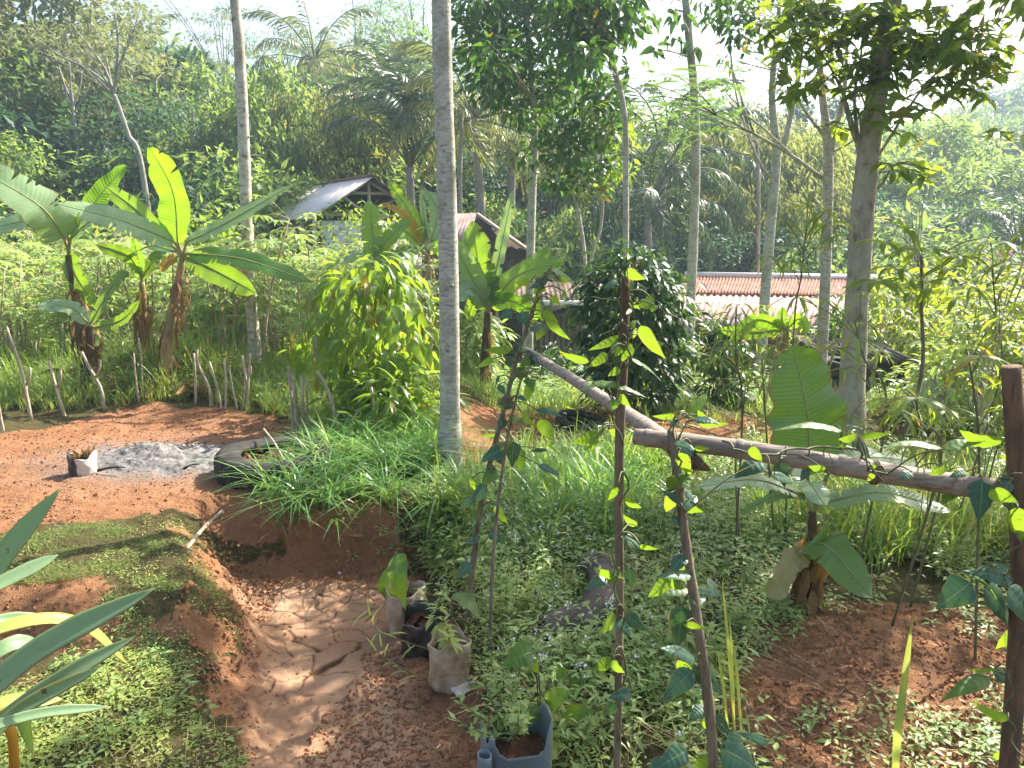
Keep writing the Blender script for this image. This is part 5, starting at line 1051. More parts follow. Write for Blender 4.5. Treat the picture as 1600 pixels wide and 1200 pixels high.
# feathery leaves on the long branch: pinnate sprays
def pinnate(mb, a, b, n, ll, r_, T=T_FARN, m=0, up=(0, 0, 1.)):
    P = spline([a, (a+b)/2+[0, 0, .06*np.linalg.norm(b-a)], b], n); Td = nrm(np.gradient(P, axis=0)); s = nrm(np.cross(Td, up))
    for sg in (-1, 1): scatter(mb, T, P, nrm(s*sg+Td*.45+[0, 0, -.12]), np.tile(np.array(up), (n, 1)), ll*(.7+.4*np.sin(np.linspace(.4, 2.8, n))), m)
    return P
def sprays(label, Y, segs, ll, mat, T=T_FARN, per=14, L=.45, seed=0, name='feathery_branch'):
    pass
tw = [o for o in bpy.data.objects if o.get('label', '').startswith('grey twin stemmed')][0]; O = np.array(tw.location); r_ = np.random.default_rng(5); lf = MB(); st = MB()
for (x, y, dy) in [(1010+r_.random()*150, 105+r_.random()*110, r_.normal(0, .4)) for _ in range(85)]:
    yy = y if x < 1120 else y-10; c = at(x, yy, 9.6+dy)-O; d = nrm(np.array([r_.normal(-.4, .7), r_.normal(0, .6), r_.normal(-.02, .12)])); pinnate(lf, c, c+d*(.28+.22*r_.random()), 15, .06, r_)
for (x, y) in [(1010, 130), (1030, 150), (1060, 120), (1090, 150), (1045, 190), (1130, 140), (1150, 160), (1110, 200)]:
    a = at(1120, 180, 9.6)-O if x < 1100 else at(1180, 210, 9.6)-O; addtube(st, spline([a, (a+at(x, y, 9.6)-O)/2+[0, 0, .05], at(x, y, 9.6)-O], 6), .006, 5)
lf.build('feathery_leaves', M['feather'], tw); st.build('fine_branches', M['twig'], tw)
t9, O9 = tree('thick_tree', 'thick trunk on the right leaning right at the top, side shoots at its old cut', 7.7, [(1326, 700), (1332, 600), (1340, 450), (1350, 300), (1362, 200), (1384, 60), (1400, -40), (1425, -250), (1440, -480)], [30, 19, 17.5, 17, 15.5, 14, 12.5, 8, 3],
  [(8, [(1340, 300), (1345, 240), (1330, 195), (1318, 150)]), (3.2, [(1335, 215), (1322, 160), (1300, 110), (1275, 70)]), (3, [(1340, 215), (1335, 150), (1345, 90), (1350, 20)]), (2.6, [(1362, 260), (1400, 200), (1440, 140), (1480, 100), (1520, 85)]), (2.4, [(1362, 300), (1380, 285), (1400, 255), (1440, 262), (1466, 268)]), (2.4, [(1345, 240), (1345, 190), (1330, 150)]), (2.2, [(1360, 235), (1352, 165), (1330, 120)]), (3, [(1385, 60), (1420, 30), (1470, 10)])], [], 'crown9', 'barkB', .2, T_LANCE, nz=.06, k=18, seed=10)
lf = MB(); st = MB(); r_ = np.random.default_rng(12)
def shoot(a, b, n, ls, Y0=7.7, T=T_NEAR):
    A_ = at(*a, Y0+r_.normal(0, .3))-O9; B_ = at(*b, Y0+r_.normal(0, .35))-O9; P = spline([A_, (A_+B_)/2+[0, 0, .04], B_], n+3); addtube(st, P, .005, 5)
    i = np.arange(2, n+3); m = len(i); s = nrm(np.cross(nrm(B_-A_), [0, 0, 1.])+r_.normal(0, .15, 3)); sg = np.where(i % 2, 1, -1)[:, None]; D = nrm(s*sg+nrm(B_-A_)*.5+r_.normal(0, .3, (m, 3))+[0, 0, -.35]); scatter(lf, T, P[i], D, nrm(r_.normal(0, .4, (m, 3))+[0, -.1, 1]), ls*(.75+.5*r_.random(m)))
for _ in range(64):
    u = r_.random(); ax, ay = 1270+u*270, 112-10*u+r_.normal(0, 46); a = (ax, ay); ang = r_.uniform(-.9, .7); L = 50+40*r_.random(); shoot(a, (ax+L*math.cos(ang)*(1 if ax > 1330 or r_.random() > .5 else -1), ay+L*math.sin(ang)*.7-8), 9, .17)
for _ in range(55):
    ax, ay = 1215+r_.random()*150, 50+r_.normal(0, 32); ang = r_.random()*6.3; shoot((ax, ay), (ax+55*math.cos(ang), ay+38*math.sin(ang)), 8, .15)
for _ in range(34):
    ax, ay = 1400+r_.random()*120, 70+r_.normal(0, 30); ang = r_.random()*6.3; shoot((ax, ay), (ax+55*math.cos(ang), ay+35*math.sin(ang)), 9, .17)
for a, b in [((1480, 110), (1555, 92)), ((1500, 120), (1530, 150)), ((1490, 90), (1575, 80)), ((1400, 255), (1468, 262)), ((1370, 270), (1450, 278)), ((1335, 262), (1400, 258)), ((1410, 260), (1440, 290)), ((1430, 145), (1490, 155)), ((1390, 180), (1450, 175)), ((1340, 150), (1420, 160)), ((1340, 150), (1300, 140)), ((1380, 130), (1460, 130))]: shoot(a, b, 8, .19)
for _ in range(170):   # upper crown above the photo's top edge
    ax, ay, dy = 1570+r_.normal(0, 170), -250+r_.normal(0, 130), r_.normal(0, 1.1); ang = r_.random()*6.3; Y0 = 7.7+dy; shoot((ax, ay), (ax+90*math.cos(ang), ay+60*math.sin(ang)), 12, .19, Y0)
lf.build('crown', M['crown9'], t9); st.build('fine_branches', M['twig'], t9)
# trees standing just outside the frame on the right, whose branches shade the soil bed
tree('shade_tree', 'tree at the right edge whose overhanging crown shades the soil bed', 7.6, [(1960, 800), (1950, 500), (1940, 200), (1900, -100), (1880, -380)], [14, 13, 11, 8, 4], [], cl(1830, -210, 330, 260, 34, 100, 14, 1.2), 'crown9', 'barkB', .19, T_MID, .8, .6, .3, 14)
# ================================================================== PALMS
def frond(seed, L=3.0, n=34, ll=.62, arch=.5, droop=.7, w=.5):
    r_ = np.random.default_rng(seed); P = spline([[0, 0, 0], [L*.45, 0, L*.32*arch], [L*.8, 0, L*.22*arch], [L, 0, -L*.12]], n+4); mb = MB(); addtube(mb, P, np.linspace(.035, .006, n+4), 5, 1)
    Pk = P[4:]; Td = nrm(np.gradient(P, axis=0))[4:]; len_ = ll*np.sin(np.linspace(.5, 2.9, n))**.6
    for sg in (-1, 1):
        s = np.array([0, sg, 0.]); D = nrm(s*w*1.6+Td*.75+np.array([0, 0, -droop*.4])+r_.normal(0, .12, (n, 3))); scatter(mb, _PF, Pk, D, nrm(r_.normal(0, .35, (n, 3))+[0, 0, 1.]), len_)
    return mb
_PF = _tmpl('thin', .075, 5, 1, .2, .8)
FR = {k: [frond(s, **kw).mesh('frond', [M[k], M['twig']]) for s in (1, 2, 3)] for k, kw in (('palm', dict(L=3.2, arch=.7, droop=.5, ll=.75)), ('palm2', dict(L=3.0, arch=.45, droop=1.6, ll=.75)))}
def palm(label, px, base_y, top_y, Y, kind, nf, sc, el=(.2, 1.3), group=None, seed=0):
    r_ = np.random.default_rng(seed); top = at(px, top_y, Y); g = on(top[0], Y, -.2); t = thing('palm_tree', label, 'palm', group, g); h = top-g
    mb = MB(); addtube(mb, spline([[0, 0, 0], h*.5+[.1*r_.normal(), 0, 0], h], 12), np.linspace(.2, .13, 12)*sc, 10, noise=.06, seed=seed); mb.build('trunk', M['barkF'], t)
    for k in range(nf):
        f = link('frond', FR[kind][k % 3], t); a = k*2.399+r_.random()*.3; e = el[0]+(el[1]-el[0])*((k+.5)/nf)**1.2; f.location = h; s = sc*(.85+.3*r_.random()); f.scale = (s, s, s); f.rotation_euler = (r_.normal(0, .2), -e, a)
    return t
palm('big dark sugar palm with steep fronds behind the hut', 640, 330, 262, 27, 'palm', 26, 1.0, (.35, 1.5), seed=1)
palm('second dark sugar palm close behind the big one', 612, 330, 190, 31, 'palm', 18, .85, (.2, 1.4), seed=2)
palm('coconut palm with pale drooping fronds just right of the central trunk', 742, 330, 185, 25, 'palm2', 18, .95, (-.6, .9), seed=3)
palm('coconut palm half hidden behind the dark dense crown', 800, 330, 240, 29, 'palm2', 14, 1.0, (-.5, .9), seed=4)
palm('dark palm in the shade right of the thin pole trunk', 1035, 400, 270, 28, 'palm', 20, 1.15, (-.4, 1.1), seed=5)
palm('palm with sunlit hanging fronds in the dark gap', 1012, 400, 330, 25, 'palm', 16, .9, (-.6, .9), seed=6)
palm('distant coconut palm above the olive bamboo clump', 492, 200, 95, 44, 'palm2', 16, 1.2, (-.5, 1.0), seed=7)
palm('distant coconut palm left of the pale left trunk against the trees', 215, 200, 100, 46, 'palm2', 14, 1.1, (-.5, 1.0), seed=8)
palm('small distant coconut palm left of the big dark palm', 470, 200, 150, 40, 'palm2', 14, 1.0, (-.5, .9), seed=9)
palm('low spiky palm at the right edge above the red roof', 1590, 400, 385, 27, 'palm', 12, .8, (0, 1.1), seed=10)
# ================================================================== FOREST
def crownmesh(seed, R, Ht, lob, nleaf, ls, T, mat, flat, bark='barkF', trunk=.16, z0=.35, layer=False, rag=.3):
    r_ = np.random.default_rng(seed); st = MB(); lf = MB(); bend = r_.normal(0, .05*Ht, 2)
    tr = spline([[0, 0, -1.0], [bend[0]*.5, bend[1]*.5, Ht*.4], [bend[0], bend[1], Ht*.93]], 12); addtube(st, tr, np.linspace(trunk, trunk*.2, 12), 8, noise=.06, seed=seed)
    for k in range(lob):
        u = r_.random() if not layer else (k % 6)/5+.04*r_.normal(); z = Ht*(z0+(1-z0)*(.05+.92*u)); env = math.sqrt(max(.06, 1-(u*1.75-.75)**2)) if not layer else (.75+.35*u)
        rr = R*env*math.sqrt(.1+.9*r_.random()); a = r_.random()*2*PI; c = np.array([rr*math.cos(a)+bend[0]*u, rr*math.sin(a)+bend[1]*u, z]); b = np.array([np.interp((z/Ht)*.75, np.linspace(0, 1, 12), tr[:, q]) for q in range(3)])
        addtube(st, spline([b, b*.4+c*.6+[0, 0, .02*Ht], c], 5), np.linspace(trunk*.35, .02, 5), 4)
        cr = R*(.2+rag*r_.random()); n = int(nleaf/lob*(.6+.8*r_.random())); o = rdir(n)*(r_.random(n)**.4)[:, None]*cr*np.array([1, 1, flat])
        scatter(lf, T, c+o, nrm(nrm(o)*.7+rdir(n)*.7+[0, 0, -.25]), nrm(np.array([0, 0, 1.])+.6*rdir(n)+.3*nrm(o)), ls*(.6+.8*r_.random(n)))
    return [('trunk', st.mesh('trunk', M[bark])), ('crown', lf.mesh('crown', M[mat]))], Ht
def bamboomesh(seed, R, Ht, nc, nleaf):
    r_ = np.random.default_rng(seed); st = MB(); lf = MB()
    for k in range(nc):
        a = r_.random()*2*PI; d = np.array([math.cos(a), math.sin(a), 0]); w = R*(.3+.75*r_.random()); h = Ht*(.7+.35*r_.random()); P = spline([d*.3*r_.random()+[0, 0, -.5], d*w*.25+[0, 0, h*.6], d*w*.7+[0, 0, h], d*w*1.15+[0, 0, h*.78]], 14); addtube(st, P, np.linspace(.05, .01, 14), 5)
        n = nleaf//nc; u = .35+.65*r_.random(n); C = np.array([np.interp(u, np.linspace(0, 1, 14), P[:, q]) for q in range(3)]).T+r_.normal(0, .34, (n, 3)); scatter(lf, T_FARN, C, nrm(rdir(n)*.7+d*.5+[0, 0, -.8]), nrm(rdir(n)+[0, 0, 1]), .3*(.7+.6*r_.random(n)))
    return [('culms', st.mesh('culms', M['twig'])), ('crown', lf.mesh('crown', M['bamboo_leaf']))], Ht
FV = {
 'round': [crownmesh(31, 3.4, 11, 34, 5200, .34, T_FAR, 'forest1', .8), crownmesh(32, 3.0, 10, 30, 5000, .3, T_FAR, 'forest2', .85), crownmesh(33, 3.8, 11, 36, 5600, .36, T_FAR, 'forest1', .7)],
 'light': [crownmesh(34, 3.0, 10, 30, 4600, .32, T_FAR, 'forest3', .7), crownmesh(35, 2.7, 9, 26, 4200, .34, T_MID, 'forest3', .8)],
 'olive': [crownmesh(36, 3.6, 12, 34, 4600, .3, T_FAR, 'forest4', .55, rag=.22), crownmesh(37, 3.2, 12, 30, 4200, .3, T_FAR, 'forest4', .6, rag=.22)],
 'albizia': [crownmesh(38, 5.2, 14, 46, 5200, .24, T_FARN, 'feather', .2, trunk=.15, z0=.5, layer=True, rag=.18), crownmesh(39, 4.6, 14, 40, 4600, .25, T_FARN, 'forest4', .2, trunk=.14, z0=.45, layer=True, rag=.16)],
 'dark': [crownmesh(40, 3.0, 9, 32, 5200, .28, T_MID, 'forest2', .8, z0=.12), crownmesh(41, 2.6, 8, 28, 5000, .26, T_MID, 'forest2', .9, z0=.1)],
 'bush': [crownmesh(42, 2.4, 4.2, 24, 4200, .24, T_MID, 'forest1', .7, z0=.05, trunk=.08), crownmesh(43, 2.2, 3.8, 24, 4200, .26, T_MID, 'forest3', .7, z0=.05, trunk=.08), crownmesh(44, 2.4, 4.0, 24, 4200, .24, T_MID, 'forest2', .8, z0=.05, trunk=.08)],
 'bamboo': [bamboomesh(45, 3.0, 8.5, 34, 9500), bamboomesh(46, 2.6, 7.5, 30, 8500)],
}
LAB = {'round': ('round crowned green tree', 'tree'), 'light': ('light yellow green tree', 'tree'), 'olive': ('grey olive sparse tree', 'tree'), 'albizia': ('tall layered feathery tree', 'tree'), 'dark': ('dark shaded broadleaf tree', 'tree'), 'bush': ('leafy bush', 'bush'), 'bamboo': ('olive feathery bamboo clump', 'bamboo')}
NAMEK = {'round': 'round_tree', 'light': 'light_green_tree', 'olive': 'sparse_tree', 'albizia': 'albizia_tree', 'dark': 'dark_tree', 'bush': 'forest_bush', 'bamboo': 'bamboo_clump'}
def zone(px):
    for lim, s in ((130, 'at the far left edge of the forest'), (300, 'above the banana clump'), (460, 'behind the pale left trunk'), (600, 'behind and left of the hut gable'), (760, 'behind the dark palms'), (980, 'behind the dark dense crown'), (1120, 'in the gap left of the straight sunlit trunk'), (1260, 'above the tiled house'), (1400, 'behind the thick right trunk'), (1520, 'right of the thick trunk')):
        if px < lim: return s
    return 'at the far right edge of the forest'
fi = 0
def ftree(kind, px, topy, Y, wide=1.0, minsc=.0):
    global fi
    fi += 1; r_ = np.random.default_rng(500+fi); parts, Ht = FV[kind][fi % len(FV[kind])]; top = at(px, topy, Y); g = on(top[0], Y); s = max((top[2]-g[2])/Ht, .35)
    row = 'front row' if Y < 31 else ('middle row' if Y < 44 else 'far row'); nm, cat = LAB[kind]; lab = f'{nm} {zone(px)}, {row}'
    t = spawn(parts, NAMEK[kind], lab, cat, f'{nm}s of the forest'.replace('bushs', 'bushes'), g, r_.random()*6.3, (s*wide, s*wide, s)); return t
FT = [ # kind, px, top py, Y, wide
 # far left tall trees
 ('olive', 30, -40, 34, 1.0), ('olive', 120, -25, 36, 1.1), ('olive', -60, -30, 32, 1.1), ('round', 75, 60, 40, 1), ('olive', 205, 25, 42, .8), ('round', 0, 90, 30, .9), ('round', 150, 90, 34, 1), ('olive', 90, 40, 31, .7),
 ('round', 235, 70, 46, 1), ('round', 290, 75, 44, 1.1), ('albizia', 340, -10, 60, .9), ('albizia', 420, 60, 62, .8), ('dark', 180, 150, 32, 1.2), ('dark', 250, 160, 34, 1.3), ('light', 300, 100, 38, .8), ('dark', 320, 190, 32, 1.1),
 ('light', 400, 90, 30, .62), ('light', 360, 150, 31, .7), ('round', 330, 95, 40, .9), ('bush', 30, 180, 30, 1.3), ('dark', 110, 190, 31, 1.1), ('light', 30, 215, 27, .9), ('dark', 220, 220, 29, 1.2), ('round', 280, 210, 29, .9), ('dark', 60, 120, 36, 1.2),
 # centre left
 ('albizia', 480, 60, 66, 1), ('albizia', 560, 15, 68, 1.1), ('albizia', 640, -5, 66, 1.1), ('albizia', 590, 80, 58, 1), ('albizia', 700, 30, 64, 1), ('round', 450, 115, 52, 1.0), ('round', 540, 95, 50, 1), ('dark', 560, 130, 44, 1.1), ('round', 690, 120, 48, 1.1), ('dark', 700, 130, 36, 1.2), ('round', 620, 60, 56, 1.2),
 ('bamboo', 455, 175, 33, 1.0), ('bamboo', 520, 165, 32, 1.0), ('bamboo', 410, 215, 31, 1.0), ('bamboo', 570, 190, 33, .9), ('bamboo', 480, 230, 29, .8), ('dark', 480, 120, 40, 1.1), ('dark', 590, 230, 33, 1), ('dark', 690, 240, 32, 1.1), ('dark', 730, 150, 38, 1.1), ('light', 770, 310, 30, .6), ('light', 820, 320, 28, .6),
 # centre
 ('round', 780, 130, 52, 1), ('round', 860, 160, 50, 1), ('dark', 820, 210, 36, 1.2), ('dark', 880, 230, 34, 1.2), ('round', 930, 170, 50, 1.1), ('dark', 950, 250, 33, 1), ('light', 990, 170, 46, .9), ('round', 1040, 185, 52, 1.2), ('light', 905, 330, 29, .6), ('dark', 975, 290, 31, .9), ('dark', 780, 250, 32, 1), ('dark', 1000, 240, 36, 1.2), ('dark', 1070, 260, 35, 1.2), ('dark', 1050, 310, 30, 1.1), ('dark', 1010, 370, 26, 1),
 # right
 ('bamboo', 1110, 235, 33, 1), ('bamboo', 1180, 215, 34, 1), ('bamboo', 1240, 240, 32, 1), ('bamboo', 1150, 300, 30, .9), ('bamboo', 1225, 330, 29, .9), ('round', 1110, 170, 54, 1.1), ('albizia', 1190, 130, 60, .9), ('round', 1250, 140, 56, 1.1), ('light', 1270, 190, 44, 1), ('olive', 1180, 165, 46, .9), ('dark', 1110, 350, 28, 1.1), ('dark', 1190, 370, 27, 1.1), ('dark', 1260, 360, 28, 1.1),
 ('round', 1330, 160, 56, 1), ('light', 1400, 190, 50, 1.1), ('light', 1460, 185, 46, 1.1), ('round', 1500, 200, 52, 1.1), ('light', 1350, 220, 40, 1), ('light', 1440, 245, 38, 1.1), ('light', 1540, 250, 42, 1.1), ('dark', 1320, 290, 34, 1.2), ('dark', 1380, 310, 32, 1.1), ('dark', 1460, 320, 33, 1.1), ('light', 1540, 320, 34, 1), ('dark', 1600, 300, 34, 1.2), ('bush', 1430, 350, 26, 1), ('bush', 1340, 380, 25, 1), ('bush', 1470, 370, 25, 1), ('round', 1600, 230, 46, 1.1), ('light', 1650, 240, 40, 1.2),
 ('albizia', 1560, 165, 84, 1), ('round', 1590, 125, 100, 1.3), ('round', 1520, 175, 90, 1.2), ('round', 1640, 110, 104, 1.3), ('albizia', 1480, 190, 84, 1), ('round', 1450, 195, 78, 1.1), ('round', 1680, 100, 100, 1.3),
 ('bush', 880, 400, 25, 1), ('bush', 950, 400, 24, .9), ('bush', 720, 330, 27, 1), ('bush', 380, 260, 26, 1), ('bush', 300, 285, 25, 1.0), ('bush', 440, 275, 27.5, .9), ('bush', 130, 260, 28, 1.2), ('bush', -40, 230, 28, 1.2), ('bush', 1270, 400, 24, .9), ('bush', 1410, 405, 22, 1), ('bush', 1560, 400, 33, 1), ('dark', -30, 130, 33, 1.3), ('bush', 600, 260, 31, 1.1), ('bush', 800, 370, 27.5, 1),
]
for f in FT: ftree(*f)
# fill rows so that no gap shows the ground
for k, px in enumerate(range(-120, 1760, 62)):
    top = np.interp(px, [-120, 250, 450, 700, 950, 1100, 1400, 1560, 1760], [20, 90, 110, 100, 190, 200, 210, 175, 150]); ftree(['round', 'dark', 'round'][k % 3], px+rng.normal(0, 12), top+rng.normal(0, 14)+22, 54+rng.random()*8, 1.25)
for k, px in enumerate(range(-100, 1760, 70)):
    if 380 < px < 640 : continue
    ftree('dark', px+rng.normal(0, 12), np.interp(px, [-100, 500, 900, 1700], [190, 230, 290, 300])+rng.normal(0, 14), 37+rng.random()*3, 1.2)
# bare branching trees on the left
def bare(label, Y, trunk, rpx, limbs, clumps, mat, leaf, seed): tree('thin_tree', label, Y, trunk, rpx, limbs, clumps, mat, 'barkF', leaf, T_FARN, .55, .3, .2, seed, nz=.04, k=8)
bare('thin white trunk leaning left above the banana clump, flat sparse crown', 26, [(238, 320), (222, 265), (200, 210), (185, 165), (178, 148)], [5, 4.5, 4, 3.5, 3], [(2.5, [(178, 148), (165, 110), (145, 80), (120, 50)]), (2.5, [(178, 148), (182, 110), (185, 70), (180, 20)]), (2, [(172, 135), (140, 110), (90, 85), (50, 55)]), (1.6, [(182, 110), (200, 70), (215, 30)])], [(60, 50, 34), (110, 40, 40), (160, 60, 30), (200, 40, 34), (215, 20, 30), (140, 90, 26), (90, 70, 30), (190, 0, 40), (30, 60, 30)], 'forest4', .2, 61)
bare('bleached leafless tree in the shade at left', 29, [(118, 215), (115, 180), (112, 150)], [3, 2.5, 2], [(1.5, [(112, 160), (100, 130), (92, 105)]), (1.5, [(113, 170), (125, 135), (128, 110)]), (1.2, [(115, 180), (104, 150), (98, 125)]), (1.2, [(116, 175), (132, 150), (140, 130)]), (1.2, [(112, 150), (110, 120), (108, 95)])], [], 'forest4', .2, 62)
bare('distant pale forked trunk in the dark gap left of the hut', 30, [(352, 300), (346, 265), (342, 235), (338, 190)], [3.5, 3, 2.6, 1.6], [], [(338, 180, 20)], 'forest1', .22, 63)
bare('distant slim trunk standing left of the pale left trunk', 32, [(316, 290), (312, 255), (306, 225), (300, 170)], [3, 2.8, 2.2, 1.4], [], [(300, 165, 22)], 'forest1', .22, 64)
bare('thin curved trunk between the dark palms and the tiled house', 22, [(1203, 300), (1185, 265), (1172, 215), (1160, 160), (1145, 110)], [2.6, 2.4, 2.2, 2, 1.4], [], [(1140, 95, 24), (1165, 110, 18), (1120, 120, 18)], 'feather', .2, 65)
bare('slim brown trunk just right of the central trunk below the coconut palm', 24, [(718, 345), (719, 300), (720, 240), (722, 170)], [3.4, 3.2, 2.8, 2], [], [(722, 150, 26)], 'forest1', .24, 66)
mb = MB(); r_ = np.random.default_rng(9); b = at(1445, 385, 15); g = on(b[0], 15)   # leafless branches right of the thick trunk
for k in range(16):
    a = b+r_.normal(0, .12, 3); e = b+np.array([r_.normal(-.5, .5), r_.normal(0, .4), .3+r_.random()*.7]); addtube(mb, spline([g, a-[0, 0, .6], (a+e)/2, e], 9), np.linspace(.02, .004, 9), 5, noise=.1)
tag(mb.build('dead_shrub', M['barkF']), 'bleached leafless shrub right of the thick trunk', 'dead shrub')
# ================================================================== GRASS AND GROUND COVER
def grass(name, label, poly, dens, h, w, bend, mat, clump=0, thr=-.1, seg=4, spread=.35, cat='grass', tuft=0, seed=0, extra=None):
    P = sample(poly, dens if not tuft else dens/tuft, .1, clump, seed, thr)
    if tuft: P = np.repeat(P, tuft, 0); P[:, :2] += rng.normal(0, .035*(h/.4), (len(P), 2)); P[:, 2] = H(P[:, 0], P[:, 1])
    n = len(P); hh = h*(.45+.75*rng.random(n))*(1+.5*fbm(P[:, 0], P[:, 1], 1.6, 2, 50+seed)); mb = MB()
    blades(mb, P-[0, 0, .01], hh, w*(.6+.7*rng.random(n)), bend*(.35+1.0*rng.random(n)), seg, 0, None, spread)
    mats = [M[mat]]
    if extra:   # (material, share, height factor) mixed in
        m2, sh, hf = extra; k = rng.random(n) < sh; mats.append(M[m2]); blades(mb, P[k], hh[k]*hf, w*.8, bend*rng.random(k.sum())*.8, seg, 1, None, spread)
    return tag(mb.build(name, mats), label, cat, kind='stuff')
def herbs(name, label, poly, dens, h, leaf, mat, k=9, T=T_MID, clump=0, thr=-.1, seed=0, flowers=0, rad=.07, cat='weeds'):
    P = sample(poly, dens, .1, clump, seed, thr); n = len(P); mb = MB()
    hh = h*(.4+.8*rng.random(n))*(1+.6*fbm(P[:, 0], P[:, 1], 2, 2, 50+seed)); lean = rng.normal(0, .25, (n, 2))*hh[:, None]
    Q = np.repeat(P, k, 0); u = np.tile(np.linspace(.25, 1, k), n)*(.85+.3*rng.random(n*k)); H_ = np.repeat(hh, k); Q[:, 2] += u*H_; Q[:, :2] += np.repeat(lean, k, 0)*u[:, None]
    a = np.tile(np.arange(k)*2.4, n)+np.repeat(rng.random(n)*6.3, k); el = -.15+.5*u-.2*rng.random(n*k); D = np.stack([np.cos(a), np.sin(a), el], -1); Q += D*rad*.15
    scatter(mb, T, Q, D, nrm(np.stack([0*a, 0*a, 0*a+1], -1)+.35*rdir(n*k)), leaf*(1.15-.55*u)*(.6+.8*rng.random(n*k)))
    # stems
    s = np.array([[-.0018, 0, 0], [.0018, 0, 0], [0, 0, 1]]); B = P; tip = P+np.stack([lean[:, 0], lean[:, 1], hh], -1); W = np.stack([B-[.0022, 0, .01], B+[.0022, 0, -.01], tip], 1).reshape(-1, 3)
    mb.add(W, (np.arange(n)*3)[:, None]+np.array([[0, 1, 2]]), 1)
    if flowers:
        f = rng.random(n) < flowers; C = np.repeat(tip[f], 7, 0)+rng.normal(0, .009, (f.sum()*7, 3)); scatter(mb, T_BLOB, C, rdir(len(C)), rdir(len(C), .2, 1), .007+.005*rng.random(len(C)), 2)
    return tag(mb.build(name, [M[mat], M['twig'], M['flower']]), label, cat, kind='stuff')
# field behind the clearing
grass('tall_grass', 'tall sunny grass of the field behind the stakes and the banana clump', [(-8.5, 8.1), (-5.4, 8.4), (-3.6, 8.95), (-2.3, 8.3), (-1.7, 7.5), (-.9, 8.2), (-.8, 10.5), (-1.4, 11.5), (-12, 11.5), (-11, 10)], 400, .42, .011, .8, 'grassY', seed=1, extra=('grass', .5, 1.3), tuft=6)
grass('grass_edge', 'grass hanging over the back edge of the clearing', [(-6.5, 7.9), (-3.6, 8.75), (-2.4, 8.1), (-1.7, 7.2), (-1.2, 7.6), (-1.6, 8.7), (-3.6, 9.3), (-7.5, 8.8)], 700, .26, .008, .7, 'grassY', seed=2, tuft=5, extra=('grassB', .3, 1.3))
herbs('field_weeds', 'low weeds between the stakes and the banana mound', [(-7.5, 8.3), (-3.6, 9.0), (-2.4, 8.3), (-1.7, 7.8), (-1.0, 9.5), (-3, 11), (-7, 10.5)], 130, .22, .09, 'herb', seed=3, k=8)
# the lush clumps on the bank
gp = [(-2.0, 5.62), (-1.5, 5.5), (-.95, 5.6), (-.55, 5.75), (-.55, 6.3), (-.9, 7.2), (-1.5, 7.3), (-1.55, 6.5), (-1.85, 5.85)]
grass('lush_grass', 'lush long bladed grass on top of the bank beside the tyre', gp, 900, .44, .015, 1.1, 'grassB', seed=4, tuft=12, seg=6, clump=2.5, thr=-.22, extra=('grassY', .06, 1.0))
grass('lush_grass', 'long grass blades arching down over the face of the bank', [(-1.75, 5.52), (-1.3, 5.45), (-1.1, 5.6), (-1.75, 5.7)], 420, .4, .015, 1.4, 'grassB', seed=5, tuft=10, seg=7)
grass('lush_grass', 'lush grass between the bank and the yellow green shrub', [(-1.9, 6.6), (-1.3, 6.2), (-.6, 6.4), (-.6, 7.6), (-1.2, 8.0), (-1.7, 7.4)], 650, .45, .013, .9, 'grassB', seed=6, tuft=9, seg=5, clump=2.2, thr=-.15)
# right of the tall trunk
grass('tall_grass', 'tall upright grass behind the sloping bamboo rail', [(-.05, 5.6), (.5, 5.4), (1.0, 5.6), (1.0, 6.6), (.2, 6.8)], 1300, .55, .016, .55, 'grassB', seed=7, tuft=12, seg=6, clump=2, thr=-.2)
grass('mixed_grass', 'mixed grass in the middle of the garden right of the tall trunk', [(-.5, 5.9), (.0, 5.2), (1.5, 5.1), (4.5, 5.6), (6, 7.2), (3.4, 7.8), (1.2, 7.7), (-.3, 7.0)], 520, .3, .009, .8, 'grass', seed=8, tuft=6, clump=1.5, thr=-.2, extra=('grassB', .4, 1.3))
grass('tall_grass', 'tall reedy grass on the right between the banana and the dark post', [(1.9, 5.0), (3.9, 4.9), (4.8, 6.2), (3.0, 6.6), (2.0, 6.0)], 900, .55, .012, .6, 'grass', seed=9, tuft=9, seg=6, clump=1.8, thr=-.12, extra=('grassY', .25, 1.1))
grass('mixed_grass', 'grass strip beyond the red earth on the right', [(-.6, 9.3), (3, 9.2), (5.2, 8.2), (9, 9), (9, 12.5), (3.4, 12), (-.8, 12.5)], 330, .3, .011, .8, 'grass', seed=10, tuft=6, clump=1.2, thr=-.1, extra=('grassB', .4, 1.1))
grass('mixed_grass', 'grass fringe along the near side of the red earth strip', [(-.4, 7.4), (1, 7.5), (3.5, 7.6), (5.5, 7.4), (5.5, 8.1), (3, 8.1), (1, 7.9), (-.2, 7.8)], 420, .2, .007, .8, 'grassB', seed=11, tuft=6, clump=2, thr=0)
grass('far_grass', 'rough grass slope running down to the houses', [(-16, 14.5), (-1, 12), (9, 12), (14, 24), (-16, 26)], 60, .45, .025, .7, 'grass', seed=12, tuft=5, extra=('grassY', .5, 1))
herbs('far_weeds', 'leafy undergrowth on the slope round the houses', [(-16, 14.5), (-1, 11.5), (9, 11), (13, 22), (-16, 25)], 14, .5, .24, 'cassava', seed=13, k=9, rad=.2)
herbs('forest_undergrowth', 'dark undergrowth at the foot of the forest', [(-24, 23), (22, 22), (30, 40), (-32, 40)], 3.5, 1.1, .42, 'forest2', seed=14, k=12, rad=.5)
